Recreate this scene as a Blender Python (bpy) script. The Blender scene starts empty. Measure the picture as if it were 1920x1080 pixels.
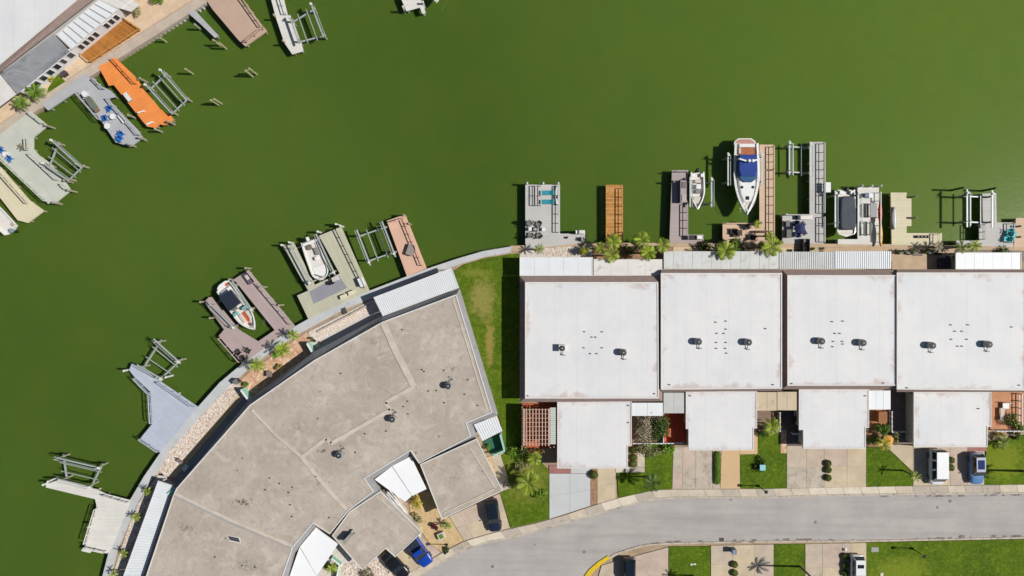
import bpy, bmesh, math, random
from mathutils import Vector, Matrix
random.seed(7)
R = math.radians
H, S = 96.0, 0.075            # camera height in metres, metres per photo pixel at ground level
SC = bpy.context.scene
COL = SC.collection
# ---------------------------------------------------------------- camera, sky, sun, exposure
cam_d = bpy.data.cameras.new('camera'); cam = bpy.data.objects.new('camera', cam_d); COL.objects.link(cam)
cam.location = (0, 0, H); cam.rotation_euler = (0, 0, 0)
cam_d.sensor_width = 36; cam_d.lens = 36 * H / (1920 * S); cam_d.clip_end = 2000; cam_d.clip_start = 1
SC.camera = cam
SUN_EL = 47
world = bpy.data.worlds.new('World'); SC.world = world; world.use_nodes = True
wn = world.node_tree.nodes; wn.clear()
sky = wn.new('ShaderNodeTexSky'); sky.sky_type = 'NISHITA'; sky.sun_disc = False
sky.sun_elevation = R(SUN_EL); sky.sun_rotation = R(90)
bg = wn.new('ShaderNodeBackground'); bg.inputs[1].default_value = 0.05
wo = wn.new('ShaderNodeOutputWorld')
world.node_tree.links.new(sky.outputs[0], bg.inputs[0]); world.node_tree.links.new(bg.outputs[0], wo.inputs[0])
sl = bpy.data.lights.new('sun', 'SUN'); sl.energy = 4.8; sl.angle = R(0.5); sl.color = (1, 0.96, 0.9)
so = bpy.data.objects.new('sun', sl); COL.objects.link(so)
so.rotation_euler = (0, R(90 - SUN_EL), R(-1.5)); so.location = (60, 0, 80)
SC.view_settings.view_transform = 'Standard'; SC.view_settings.look = 'None'
SC.view_settings.exposure = 0.0; SC.view_settings.gamma = 1

# ---------------------------------------------------------------- helpers
def W(x, y, z=0.0):                       # photo pixel on a level z -> place
    k = S * (H - z) / H
    return Vector(((x - 960) * k, (540 - y) * k, z))
def lin(h):
    h = h.lstrip('#'); o = []
    for i in (0, 2, 4):
        v = int(h[i:i+2], 16) / 255
        o.append(v / 12.92 if v <= .04045 else ((v + .055) / 1.055) ** 2.4)
    return o
def A(h, k=1.12): return tuple(min(.82, v / k) for v in lin(h)) + (1,)
MATS = {}
class NB:
    def __init__(s, name):
        s.m = bpy.data.materials.new(name); s.m.use_nodes = True; s.t = s.m.node_tree; s.n = s.t.nodes
        s.b = s.n['Principled BSDF']; s.pos = None
    def new(s, t, **k):
        n = s.n.new(t)
        for a, v in k.items(): setattr(n, a, v)
        return n
    def L(s, a, b): s.t.links.new(a, b)
    def P(s):
        if not s.pos: s.pos = s.new('ShaderNodeNewGeometry').outputs['Position']
        return s.pos
    def noise(s, scale, detail=4, rough=.55, vec=None, dist=0):
        n = s.new('ShaderNodeTexNoise'); n.inputs['Scale'].default_value = scale; n.inputs['Detail'].default_value = detail
        n.inputs['Roughness'].default_value = rough; n.inputs['Distortion'].default_value = dist
        s.L(vec or s.P(), n.inputs['Vector']); return n.outputs['Fac']
    def rng(s, v, a, b, c=0, d=1):
        n = s.new('ShaderNodeMapRange'); n.inputs[1].default_value = a; n.inputs[2].default_value = b
        n.inputs[3].default_value = c; n.inputs[4].default_value = d; s.L(v, n.inputs[0]); return n.outputs[0]
    def math(s, op, a, b=None, c=None):
        n = s.new('ShaderNodeMath', operation=op)
        for i, v in enumerate((a, b, c)):
            if v is None: continue
            if isinstance(v, (int, float)): n.inputs[i].default_value = v
            else: s.L(v, n.inputs[i])
        return n.outputs[0]
    def mix(s, f, a, b, mode='MIX'):
        n = s.new('ShaderNodeMix', data_type='RGBA', blend_type=mode)
        for i, v in ((0, f), (6, a), (7, b)):
            if isinstance(v, (int, float)): n.inputs[i].default_value = v
            elif isinstance(v, tuple): n.inputs[i].default_value = v
            else: s.L(v, n.inputs[i])
        return n.outputs[2]
    def bump(s, v, strength=.3, dist=.05):
        n = s.new('ShaderNodeBump'); n.inputs['Strength'].default_value = strength; n.inputs['Distance'].default_value = dist
        s.L(v, n.inputs['Height']); s.L(n.outputs[0], s.b.inputs['Normal'])
def dark(c, k): return tuple(v * k for v in c[:3]) + (1,)
def mat(name, col, rough=.75, var=.18, scale=.9, fine=.12, fscale=9, metal=0, spec=.35, stain=None, coat=0, bump=0, board=None):
    """procedural surface: broad and fine noise over a base colour; stain = (colour, scale, lo, hi); board = (angle, width, amount)"""
    if name in MATS: return MATS[name]
    b = NB(name)
    if isinstance(col, str): col = A(col)
    n1 = b.noise(scale, 5, .6); n2 = b.noise(fscale, 3, .6)
    c = b.mix(b.rng(n1, .3, .7), dark(col, 1 - var), dark(col, 1 + var * .6))
    c = b.mix(b.rng(n2, .3, .7, 0, 1), b.mix(fine, c, (0.0, 0, 0, 1)), c)
    if stain:
        f = b.rng(b.noise(stain[1], 6, .65, dist=.6), stain[2], stain[3])
        c = b.mix(f, c, A(stain[0]) if isinstance(stain[0], str) else stain[0])
    if board:
        ang, w, amt = board
        vr = b.new('ShaderNodeVectorRotate', rotation_type='Z_AXIS'); vr.inputs['Angle'].default_value = -R(ang); b.L(b.P(), vr.inputs['Vector'])
        sx = b.new('ShaderNodeSeparateXYZ'); b.L(vr.outputs[0], sx.inputs[0])
        u = b.math('DIVIDE', sx.outputs[0], w); fl = b.math('FLOOR', u); fr = b.math('FRACT', u)
        wn_ = b.new('ShaderNodeTexWhiteNoise', noise_dimensions='1D'); b.L(fl, wn_.inputs['W'])
        c = b.mix(b.rng(wn_.outputs['Value'], 0, 1, 0, amt), c, dark(col, .45))
        gap = b.math('LESS_THAN', fr, .06)
        c = b.mix(b.math('MULTIPLY', gap, .3), c, dark(col, .2))
    b.L(c, b.b.inputs['Base Color'])
    b.b.inputs['Roughness'].default_value = rough; b.b.inputs['Metallic'].default_value = metal
    b.b.inputs['Specular IOR Level'].default_value = spec; b.b.inputs['Coat Weight'].default_value = coat
    if bump: b.bump(n2, bump, .04)
    MATS[name] = b.m; return b.m

ROOT = {}                                   # object -> world offset of its frame
class MB:
    def __init__(s): s.v = []; s.f = []
    def add(s, vs, fs):
        o = len(s.v); s.v += [tuple(v) for v in vs]; s.f += [tuple(i + o for i in f) for f in fs]; return s
    def prism(s, pts, z1, z0):
        a = sum(pts[i][0] * pts[(i+1) % len(pts)][1] - pts[(i+1) % len(pts)][0] * pts[i][1] for i in range(len(pts)))
        if a < 0: pts = pts[::-1]
        n = len(pts)
        return s.add([(p[0], p[1], z0) for p in pts] + [(p[0], p[1], z1) for p in pts],
              [tuple(range(n, 2*n)), tuple(range(n-1, -1, -1))] + [(i, (i+1) % n, n + (i+1) % n, n + i) for i in range(n)])
    def box(s, c, d, rz=0, rx=0, ry=0, taper=1.0):
        M = Matrix.Translation(c) @ Matrix.Rotation(rz, 4, 'Z') @ Matrix.Rotation(ry, 4, 'Y') @ Matrix.Rotation(rx, 4, 'X')
        vs = []
        for z in (-.5, .5):
            t = taper if z > 0 else 1
            for x, y in ((-.5, -.5), (.5, -.5), (.5, .5), (-.5, .5)):
                vs.append(M @ Vector((x * d[0] * t, y * d[1] * t, z * d[2])))
        return s.add(vs, [(3, 2, 1, 0), (4, 5, 6, 7), (0, 1, 5, 4), (1, 2, 6, 5), (2, 3, 7, 6), (3, 0, 4, 7)])
    def beam(s, p, q, w, h):
        p, q = Vector(p), Vector(q); d = q - p; L = d.length
        if L < 1e-4: return s
        d.normalize(); up = Vector((0, 0, 1)) if abs(d.z) < .95 else Vector((1, 0, 0))
        a = d.cross(up).normalized() * (w / 2); b = a.cross(d).normalized() * (h / 2)
        vs = [p - a - b, p + a - b, p + a + b, p - a + b, q - a - b, q + a - b, q + a + b, q - a + b]
        return s.add(vs, [(0, 1, 2, 3), (7, 6, 5, 4), (0, 4, 5, 1), (1, 5, 6, 2), (2, 6, 7, 3), (3, 7, 4, 0)])
    def tube(s, p, q, r0, r1=None, n=8, cap=True):
        r1 = r0 if r1 is None else r1
        p, q = Vector(p), Vector(q); d = (q - p).normalized(); up = Vector((0, 0, 1)) if abs(d.z) < .95 else Vector((1, 0, 0))
        a = d.cross(up).normalized(); b = d.cross(a).normalized(); vs = []
        for c, r in ((p, r0), (q, r1)):
            for i in range(n):
                t = 2 * math.pi * i / n; vs.append(c + a * math.cos(t) * r + b * math.sin(t) * r)
        fs = [(i, (i+1) % n, n + (i+1) % n, n + i) for i in range(n)]
        if cap: fs += [tuple(range(n-1, -1, -1)), tuple(range(n, 2*n))]
        return s.add(vs, [f[::-1] for f in fs])
    def lathe(s, c, prof, n=12):
        vs = []; fs = []
        for r, z in prof:
            for i in range(n):
                t = 2 * math.pi * i / n; vs.append((c[0] + r * math.cos(t), c[1] + r * math.sin(t), c[2] + z))
        for k in range(len(prof) - 1):
            for i in range(n): fs.append((k*n + i, k*n + (i+1) % n, (k+1)*n + (i+1) % n, (k+1)*n + i))
        fs.append(tuple(range(n-1, -1, -1))); fs.append(tuple(range((len(prof)-1)*n, len(prof)*n)))
        return s.add(vs, fs)
    def blob(s, c, r, n=1, jit=.2):
        bm = bmesh.new(); bmesh.ops.create_icosphere(bm, subdivisions=n, radius=1)
        vs = [Vector((v.co.x * r[0], v.co.y * r[1], v.co.z * r[2])) * random.uniform(1 - jit, 1 + jit) + Vector(c) for v in bm.verts]
        bm.verts.index_update(); fs = [tuple(v.index for v in f.verts) for f in bm.faces]; bm.free()
        return s.add(vs, fs)
    def mesh(s, name, m, off=(0, 0, 0), smooth=False):
        me = bpy.data.meshes.new(name)
        me.from_pydata([(v[0] - off[0], v[1] - off[1], v[2] - off[2]) for v in s.v], [], s.f)
        me.materials.append(m)
        if smooth: me.polygons.foreach_set('use_smooth', [True] * len(me.polygons))
        me.update(); return me
    def build(s, name, m, parent=None, smooth=False):
        off = ROOT.get(parent.name, (0, 0, 0)) if parent else (0, 0, 0)
        o = bpy.data.objects.new(name, s.mesh(name, m, off, smooth)); COL.objects.link(o)
        if parent: o.parent = parent; ROOT[o.name] = off
        return o
def tag(o, label=None, cat=None, group=None, kind=None):
    if label: o['label'] = label
    if cat: o['category'] = cat
    if group: o['group'] = group
    if kind: o['kind'] = kind
    return o
def thing(name, label, cat, loc=(0, 0, 0), rz=0, group=None):
    o = bpy.data.objects.new(name, None); COL.objects.link(o); o.location = loc; o.rotation_euler = (0, 0, rz)
    o.empty_display_size = .3
    ROOT[o.name] = tuple(loc) if rz == 0 else (0, 0, 0)
    return tag(o, label, cat, group)
def proto(name):                            # root at the origin, its parts in local coordinates
    o = bpy.data.objects.new(name, None); COL.objects.link(o); ROOT[o.name] = (0, 0, 0); o.empty_display_size = .3; return o
USED = set()
def place(p, loc, rz, label, cat, group=None, sc=1.0, scz=None):
    """the first time moves the prototype itself, afterwards copies it with its parts and sub-parts"""
    if p.name not in USED: USED.add(p.name); o = p
    else:
        o = p.copy(); COL.objects.link(o)
        for ch in p.children:
            c = ch.copy(); COL.objects.link(c); c.parent = o
            for g in ch.children:
                d = g.copy(); COL.objects.link(d); d.parent = c
        for k in ('group',):
            if k in o.keys(): del o[k]
    o.location = loc; o.rotation_euler = (0, 0, rz); o.scale = (sc, sc, scz or sc)
    return tag(o, label, cat, group)
def px(pts, z): return [W(x, y, z) for x, y in pts]
def sheet(name, pts, z, m, depth=.3, kind='structure', parent=None):
    return tag(MB().prism(px(pts, z), z, z - depth).build(name, m, parent), kind=None if parent else kind)
def offset(pts, d):                         # inward offset of a polygon (2D vectors), mitred
    a = sum(pts[i][0] * pts[(i+1) % len(pts)][1] - pts[(i+1) % len(pts)][0] * pts[i][1] for i in range(len(pts)))
    if a < 0: pts = pts[::-1]
    out = []; n = len(pts)
    for i in range(n):
        p, c, q = Vector(pts[i-1][:2]), Vector(pts[i][:2]), Vector(pts[(i+1) % n][:2])
        u, v = (c - p).normalized(), (q - c).normalized()
        n1, n2 = Vector((-u.y, u.x)), Vector((-v.y, v.x)); m = n1 + n2
        if m.length < .1: m = n1.copy()
        m.normalize(); k = d / max(.35, m.dot(n1)); out.append(c + m * k)
    return out
def bil(q, u, v):
    a, b, c, d = [Vector(p[:2]) for p in q]     # a->b is u, a->d is v
    return (a * (1-u) + b * u) * (1-v) + (d * (1-u) + c * u) * v
def slabs(q, nu, nv, z, m, parent, name='slab', gap=.035, th=.08, jit=.004, us=None):
    """nu x nv separate pieces over a quad of world points"""
    a, b, c, d = [Vector(p[:2]) for p in q]
    lu, lv = (b - a).length, (d - a).length; us = us or [i / nu for i in range(nu + 1)]
    for i in range(len(us) - 1):
        for j in range(nv):
            g, h = gap / lu / 2, gap / lv / 2
            u0, u1, v0, v1 = us[i] + g, us[i+1] - g, j / nv + h, (j+1) / nv - h
            zz = z + random.uniform(-jit, jit)
            MB().prism([bil(q, u0, v0), bil(q, u1, v0), bil(q, u1, v1), bil(q, u0, v1)], zz, zz - th).build(name, m[(i*7 + j*3 + random.randint(0, 1)) % len(m)] if isinstance(m, list) else m, parent)
# ---------------------------------------------------------------- materials of the setting
def water_mat():
    b = NB('canal_water')
    big = b.noise(.022, 3, .5); mid = b.noise(.14, 4, .6)
    c = b.mix(b.rng(big, .35, .68), A('496222'), A('526b27'))
    sx = b.new('ShaderNodeSeparateXYZ'); b.L(b.P(), sx.inputs[0])       # paler, siltier water to the east, sunward brightening put into its colour
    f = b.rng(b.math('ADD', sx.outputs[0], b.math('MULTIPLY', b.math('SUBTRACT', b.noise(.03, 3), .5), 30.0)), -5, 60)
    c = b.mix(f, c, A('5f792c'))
    c = b.mix(b.math('MULTIPLY', b.rng(b.noise(.5, 5, .7), .45, .7), .12), c, A('3c5a22'))
    c = b.mix(b.math('MULTIPLY', b.rng(mid, .4, .7), .16), c, A('6a6d22'))
    b.L(c, b.b.inputs['Base Color']); b.b.inputs['Roughness'].default_value = .16; b.b.inputs['IOR'].default_value = 1.33
    b.b.inputs['Specular IOR Level'].default_value = .4
    w = b.new('ShaderNodeMapping'); w.inputs['Scale'].default_value = (1, 2.2, 1); w.inputs['Rotation'].default_value = (0, 0, .4); b.L(b.P(), w.inputs[0])
    h = b.math('ADD', b.noise(.9, 3, .6, w.outputs[0]), b.math('MULTIPLY', b.noise(4.5, 2, .6, w.outputs[0]), .3))
    b.bump(h, .08, .1)
    b.b.subsurface_method = 'RANDOM_WALK' if hasattr(b.b, 'subsurface_method') else None
    b.b.inputs['Subsurface Weight'].default_value = .8; b.b.inputs['Subsurface Radius'].default_value = (.5, .8, .4); b.b.inputs['Subsurface Scale'].default_value = 1.5
    return b.m
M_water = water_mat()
def lawn_mat():
    b = NB('lawn_grass')
    big = b.noise(.28, 4, .6); mid = b.noise(1.4, 4, .65); fine = b.noise(8, 3, .7)
    c = b.mix(b.rng(big, .35, .68), A('4c6814'), A('6a831c'))
    c = b.mix(b.rng(mid, .48, .7, 0, .6), c, A('8f9a30'))
    c = b.mix(b.rng(b.noise(.6, 5, .7), .5, .7, 0, .5), c, A('3d5412'))
    c = b.mix(b.rng(b.noise(2.6, 4, .75), .42, .62, 0, .5), c, A('3c5a0e'))
    c = b.mix(b.rng(b.noise(3.3, 3, .7), .56, .7, 0, .55), c, A('a3a548'))
    c = b.mix(b.rng(fine, .4, .66, 0, .55), c, A('2c4210'))
    for cx, cy, rx, ry, h, k in ((905, 560, 26, 40, 'b09a62', .8), (918, 640, 9, 50, 'b8935c', .8), (893, 512, 30, 9, 'a39a4c', .5), (985, 900, 45, 50, '93874a', .6), (1690, 1070, 60, 30, '93a030', .6), (1880, 860, 45, 40, '9aa22e', .6)):
        p = W(cx, cy); vm = b.new('ShaderNodeVectorMath', operation='SUBTRACT'); b.L(b.P(), vm.inputs[0]); vm.inputs[1].default_value = (p.x, p.y, 0)
        vs = b.new('ShaderNodeVectorMath', operation='DIVIDE'); b.L(vm.outputs[0], vs.inputs[0]); vs.inputs[1].default_value = (rx * S, ry * S, 50)
        ln = b.new('ShaderNodeVectorMath', operation='LENGTH'); b.L(vs.outputs[0], ln.inputs[0])
        f = b.math('ADD', ln.outputs['Value'], b.math('MULTIPLY', b.math('SUBTRACT', b.noise(1.1, 6, .75), .5), 2.6))
        c = b.mix(b.rng(f, .5, 1.15, k, 0), c, b.mix(b.rng(fine, .3, .7), A(h), A('6f7c2a')))
    b.L(c, b.b.inputs['Base Color']); b.b.inputs['Roughness'].default_value = .9; b.b.inputs['Specular IOR Level'].default_value = .1
    b.bump(fine, .7, .08); return b.m
M_lawn = lawn_mat()
def asphalt_mat():
    b = NB('worn_asphalt')
    c = b.mix(b.rng(b.noise(.25, 5, .6), .35, .65), A('a8a3a0'), A('b6b1ac'))
    mp = b.new('ShaderNodeMapping'); mp.inputs['Scale'].default_value = (.06, .9, 1); b.L(b.P(), mp.inputs[0])
    c = b.mix(b.rng(b.noise(1.0, 5, .6, mp.outputs[0]), .45, .72, 0, .5), c, A('928d88'))
    c = b.mix(b.rng(b.noise(16, 3, .7), .35, .7, 0, .25), c, A('858080'))
    v = b.new('ShaderNodeTexVoronoi'); v.inputs['Scale'].default_value = .3; b.L(b.P(), v.inputs['Vector'])
    spot = b.rng(b.math('ADD', v.outputs['Distance'], b.math('MULTIPLY', b.noise(2.5), .12)), .11, .16, .8, 0)
    gate = b.rng(b.noise(.5, 2), .44, .5)
    c = b.mix(b.math('MULTIPLY', spot, gate), c, A('5f5a58'))
    ck = b.new('ShaderNodeTexVoronoi', feature='DISTANCE_TO_EDGE'); ck.inputs['Scale'].default_value = .13
    mx = b.new('ShaderNodeVectorMath', operation='ADD'); nz = b.new('ShaderNodeTexNoise'); nz.inputs['Scale'].default_value = .7; b.L(b.P(), nz.inputs['Vector'])
    b.L(b.P(), mx.inputs[0]); b.L(nz.outputs['Color'], mx.inputs[1]); b.L(mx.outputs[0], ck.inputs['Vector'])
    c = b.mix(b.math('MULTIPLY', b.rng(ck.outputs['Distance'], .002, .01, .22, 0), b.rng(b.noise(.35, 3), .5, .62)), c, A('8a8280'))
    b.L(c, b.b.inputs['Base Color']); b.b.inputs['Roughness'].default_value = .9; b.bump(b.noise(30, 2), .2, .02); return b.m
M_road = asphalt_mat()
M_soil = mat('sandy_soil', 'b39d82', .95, .25, .8, .2, 7, bump=.3)
M_cap = mat('seawall_concrete', 'c3c5c6', .85, .12, .5, .1, 8, stain=('9a9890', .7, .6, .75))
M_walk = [mat('walk_concrete', 'cfc2ae', .85, .14, .7, .12, 9, stain=('a79b8a', .9, .58, .72)), mat('walk_concrete_pale', 'dbd0bd', .85, .12, .7, .1, 9, stain=('b0a48f', .8, .6, .75)), mat('walk_concrete_grey', 'bdb3a4', .85, .14, .7, .12, 9, stain=('978c7c', .9, .58, .72))]
M_kerb = mat('kerb_concrete', 'c6baaa', .9, .2, .9, .15, 9, stain=('857b70', .6, .52, .68))
M_drive = [mat('drive_concrete', 'c4b5a2', .88, .16, .5, .12, 8, stain=('a89a8a', .7, .56, .78)), mat('drive_concrete_tan', 'ccbb9f', .88, .16, .5, .12, 8, stain=('b0a08a', .8, .56, .78)), mat('drive_concrete_pink', 'c6b3a3', .88, .16, .5, .12, 8, stain=('a8937f', .7, .54, .78))]
M_stain = mat('drive_stained', 'c2b6a6', .88, .16, .6, .12, 8, stain=('978b7d', 1.0, .5, .7))
M_gdrive = mat('drive_grey_coated', 'c3c6c7', .8, .06, .4, .06, 8)
M_tdrive = mat('drive_tan_coated', 'cfb087', .8, .05, .4, .06, 8)
M_mulch = mat('red_mulch', 'b08a6c', .95, .35, 2.5, .35, 10, bump=.5)
M_brick = mat('red_brick_paving', 'a87670', .85, .2, 2, .2, 9)
M_wave = mat('white_pebble', 'e0d7ce', .9, .25, 5, .3, 14, bump=.5)
M_gravel = mat('tan_gravel', 'd8bb8c', .95, .22, 1.5, .3, 12, bump=.5)
M_sand = mat('pink_sand', 'd9c0a2', .95, .16, .8, .16, 9)
M_pave = mat('terracotta_paver', 'd0a584', .85, .22, 1.6, .2, 10, stain=('e0c6a8', 1.4, .5, .62))
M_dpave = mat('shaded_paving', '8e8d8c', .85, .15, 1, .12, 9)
M_tan = mat('tan_paving', 'c2a98c', .85, .15, .8, .12, 9)
M_yel = mat('yellow_kerb_paint', 'e3c21c', .7, .2, 2.5, .15, 10, stain=('b3a070', 1.6, .58, .7))

# ---------------------------------------------------------------- water and land
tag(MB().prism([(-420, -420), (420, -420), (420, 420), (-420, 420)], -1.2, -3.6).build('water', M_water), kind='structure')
EDGE = [(192, 1080), (205, 1030), (224, 985), (244, 937), (270, 893), (301, 848), (332, 806), (371, 763), (412, 717), (455, 681), (500, 648), (553, 612), (578, 598), (640, 566), (693, 545), (763, 518), (800, 504), (860, 484), (905, 471), (958, 462), (985, 466), (1086, 456)]
SEA = [(150, 1240)] + EDGE + [(1400, 457), (1700, 459), (1920, 464), (2200, 466)]
Z0 = -.15
sheet('ground', SEA + [(2200, 1350), (150, 1350)], Z0, M_soil, 3.2)
QUAY = [(-60, 294), (0, 255), (57, 214), (90, 195), (160, 149), (223, 109), (320, 48), (400, -4), (440, -30)]
sheet('ground', QUAY + [(440, -300), (-400, -300), (-400, 294)], Z0, M_soil, 3.2)
def strip(name, a, b, z, m, depth=.3, kind='structure', parent=None):      # sheet between two polylines of pixels
    return sheet(name, list(a) + list(b)[::-1], z, m, depth, kind, parent)
def resample(pts, n):
    P = [Vector(p) for p in pts]; ls = [0]
    for i in range(1, len(P)): ls.append(ls[-1] + (P[i] - P[i-1]).length)
    out = []
    for k in range(n + 1):
        t = ls[-1] * k / n; i = 1
        while i < len(P) - 1 and ls[i] < t: i += 1
        f = (t - ls[i-1]) / max(1e-6, ls[i] - ls[i-1]); out.append(tuple(P[i-1].lerp(P[i], f)))
    return out
# seawall caps
IN1 = [(207, 1080), (219, 1034), (238, 990), (257, 944), (282, 903), (312, 860), (343, 818), (384, 772), (426, 728), (462, 695), (507, 660), (560, 626), (586, 612), (646, 580), (700, 559), (767, 530), (806, 515), (866, 494), (908, 482), (958, 473)]
sw = tag(MB().prism(px([(160, 1240)] + EDGE[:20] + IN1[::-1] + [(175, 1240)], .02), .02, -.6).build('seawall', M_cap), kind='structure')
mb = MB()
e = resample(EDGE[:20], 34)
for p in e:                                                  # vertical buttress ribs of the wall
    w = W(p[0] + 1, p[1] + 1, -.6); mb.box((w.x, w.y, -1.3), (.35, .35, 1.3))
mb.build('buttress', M_cap, sw)
sw2 = strip('seawall', [(958, 461), (1086, 455), (1400, 456), (1700, 458), (1920, 463), (2200, 465)], [(958, 471), (1086, 461), (1400, 463), (1700, 465), (1920, 470), (2200, 472)], .015, M_tan, .6)
sw3 = strip('seawall', QUAY, [(x - 9, y - 15) for x, y in QUAY], .02, mat('quay_concrete', 'c2b3a3', .88, .15, .6, .12, 8), .6)
mb = MB()
for i in range(48):
    t = i / 47; p = W(400 - 345 * t, -2 + 214 * t, -.2); mb.box((p.x - .02, p.y + .02, -.75), (.2, .3, 1.2), R(-33))
mb.build('buttress', M_cap, sw3)
# road, kerbs, sidewalk
RU = [(740, 1130), (783, 1083), (812, 1065), (840, 1048), (880, 1029), (920, 1016), (963, 1009), (1000, 999), (1030, 990), (1060, 982), (1100, 970), (1140, 959), (1180, 949), (1220, 938), (1260, 935), (1300, 934), (1420, 935), (1560, 930), (1700, 928), (1920, 926), (2200, 922)]
RL = [(1010, 1200), (1040, 1150), (1080, 1100), (1097, 1078), (1124, 1055), (1152, 1038), (1202, 1022), (1244, 1018), (1331, 1016), (1500, 1013.5), (1625, 1013), (1920, 1007), (2200, 1002)]
road = strip('road', [(690, 1200)] + RU, RL, -.13, M_road, .4)
KU = [(x - (1.5 if x < 1220 else 0), y - 3.2) for x, y in RU]; KL = [(x + (2 if x < 1200 else 0), y + 3.2) for x, y in RL]
def pieces(name, a, b, n, z, m, parent, gap=.05, th=.3, jit=.003):
    a, b = px(resample(a, n), z), px(resample(b, n), z)
    for i in range(n):
        p, q, r_, s_ = a[i].xy, a[i+1].xy, b[i+1].xy, b[i].xy
        L = (q - p).length; g = gap / 2 / max(L, .1); L2 = (r_ - s_).length; g2 = gap / 2 / max(L2, .1)
        zz = z + random.uniform(-jit, jit)
        MB().prism([p.lerp(q, g), q.lerp(p, g), r_.lerp(s_, g2), s_.lerp(r_, g2)], zz, zz - th).build(name, random.choice(m) if isinstance(m, list) else m, parent)
k1 = tag(MB().prism(px(RU + KU[::-1], -.02), -.04, -.4).build('kerb', M_kerb), kind='structure')
pieces('kerb_stone', RU, KU, 52, 0.0, M_kerb, k1)
k2 = tag(MB().prism(px(RL + KL[::-1], -.02), -.04, -.4).build('kerb', M_kerb), kind='structure')
pieces('kerb_stone', RL[3:], KL[3:], 44, 0.0, M_kerb, k2)
yk = strip('kerb', [(1094, 1083), (1105, 1068), (1121, 1054), (1140, 1042)], [(1100, 1088), (1112, 1073), (1126, 1060), (1143, 1047)], .012, M_yel, .2)
SU = [(738, 1100), (765, 1076), (800, 1055), (828, 1037), (868, 1016), (912, 1003), (955, 992), (995, 984), (1028, 975), (1060, 966), (1110, 949), (1160, 934), (1225, 919.5), (1260, 918), (1422, 917), (1600, 913.5), (1712, 911.5), (1920, 909), (2200, 905)]
SLo = [(750, 1112), (783, 1079.5), (812, 1061.5), (840, 1044.5), (880, 1025.5), (920, 1012.5), (963, 1005.5), (1000, 995.5), (1030, 986.5), (1060, 978.5), (1100, 966.5), (1140, 955.5), (1180, 945.5), (1220, 934.5), (1260, 931.5), (1300, 930.5), (1420, 931.5), (1560, 926.5), (1700, 924.5), (1920, 922.5), (2200, 918.5)]
sdw = strip('sidewalk', SU, SLo, -.03, M_walk[2], .3)
pieces('slab', SU, SLo, 46, .005, M_walk, sdw, .045, .1)
# lawns
for pts in ([(851, 508), (870, 496), (910, 484), (958, 476), (974, 475), (978, 520), (978, 752), (985, 840), (1029, 880), (1029, 973), (995, 982), (958, 990), (938, 925), (925, 862), (950, 850), (938, 790), (905, 690), (862, 545)],
            [(1157, 887), (1209, 886), (1211, 830), (1262, 829), (1260, 917), (1225, 918.5), (1160, 933)],
            [(1421, 808), (1475, 818), (1475, 916), (1388, 916), (1388, 853), (1421, 852)],
            [(1624, 838), (1662, 838), (1711, 886), (1712, 911), (1624, 912.5)],
            [(1850, 830), (1925, 815), (2200, 815), (2200, 904), (1846, 909)],
            [(1254, 1025), (1332, 1024), (1332, 1200), (1254, 1200)], [(1451, 1021), (1509, 1020), (1509, 1200), (1451, 1200)],
            [(1625, 1017.5), (1920, 1011), (2200, 1006), (2200, 1300), (1625, 1300)]):
    sheet('lawn', pts, 0.0, M_lawn, .14)
# driveways, each a base with its slabs
def drive(q, nu, nv, m, us=None, name='driveway'):
    o = sheet(name, q, -.03, M_walk[2], .11); slabs(px(q, .0), nu, nv, .0, m, o, us=us, th=.06); return o
drive([(1030, 888), (1107, 888), (1107, 948), (1030, 973)], 2, 2, M_gdrive)
drive([(1070, 877), (1107, 877), (1107, 887.5), (1070, 887.5)], 1, 1, M_gdrive)
sheet('paving', [(1030, 872), (1069.5, 872), (1069.5, 887.5), (1030, 887.5)], -.005, M_brick, .14)
sheet('planting_bed', [(1107.5, 878), (1119.5, 878), (1119.5, 945), (1107.5, 948)], -.01, M_mulch, .14)
drive([(1120, 877), (1154, 877), (1154, 935), (1120, 945)], 1, 2, M_drive[1])
drive([(1154.5, 876), (1209, 876), (1209, 885.5), (1154.5, 886)], 2, 1, M_walk, name='walkway'); drive([(1195, 835), (1209, 835), (1209, 875.5), (1195, 875.5)], 1, 2, M_walk, name='walkway')
sheet('planting_bed', [(1174, 832), (1194.5, 832), (1194.5, 875.5), (1174, 875.5)], -.01, M_mulch, .14)
drive([(1262.5, 838), (1335, 838), (1336, 917), (1260.5, 917)], 3, 2, [M_stain, M_drive[2], M_stain], us=[0, .25, .58, 1])
sheet('ground', [(1336, 838), (1352.5, 838), (1350, 916.5), (1336.5, 916.5)], -.02, M_stain, .12)
drive([(1353, 838), (1387, 838), (1387.5, 916.5), (1350.5, 916.5)], 1, 1, M_tdrive); sheet('walkway', [(1387.5, 843), (1412, 843), (1412, 810), (1420.5, 810), (1420.5, 851.5), (1387.5, 851.5)], 0, M_tdrive, .14)
drive([(1475.5, 836), (1624, 836), (1624, 913), (1475.5, 915.5)], 4, 2, M_drive + [M_stain], us=[0, .25, .47, .76, 1])
sheet('walkway', [(1464, 806), (1475, 806), (1475, 850), (1464, 850)], .004, M_pave, .14)
drive([(1712.5, 836), (1846, 838), (1845.5, 909), (1712.5, 911)], 4, 2, M_drive, us=[0, .22, .52, .76, 1])
sheet('walkway', [(1664, 833), (1712, 833), (1712, 885), (1664, 839)], -.006, M_drive[1], .12)
sheet('paving', [(1815, 834), (1850, 834), (1850, 846), (1815, 846)], .015, M_brick, .1)
drive([(1128, 1060), (1253, 1026), (1253, 1200), (1090, 1200)], 2, 2, M_drive, us=[0, .4, 1]); drive([(1333, 1023), (1450.5, 1021), (1450.5, 1200), (1333, 1200)], 3, 5, M_drive, us=[0, .35, .7, 1])
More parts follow.
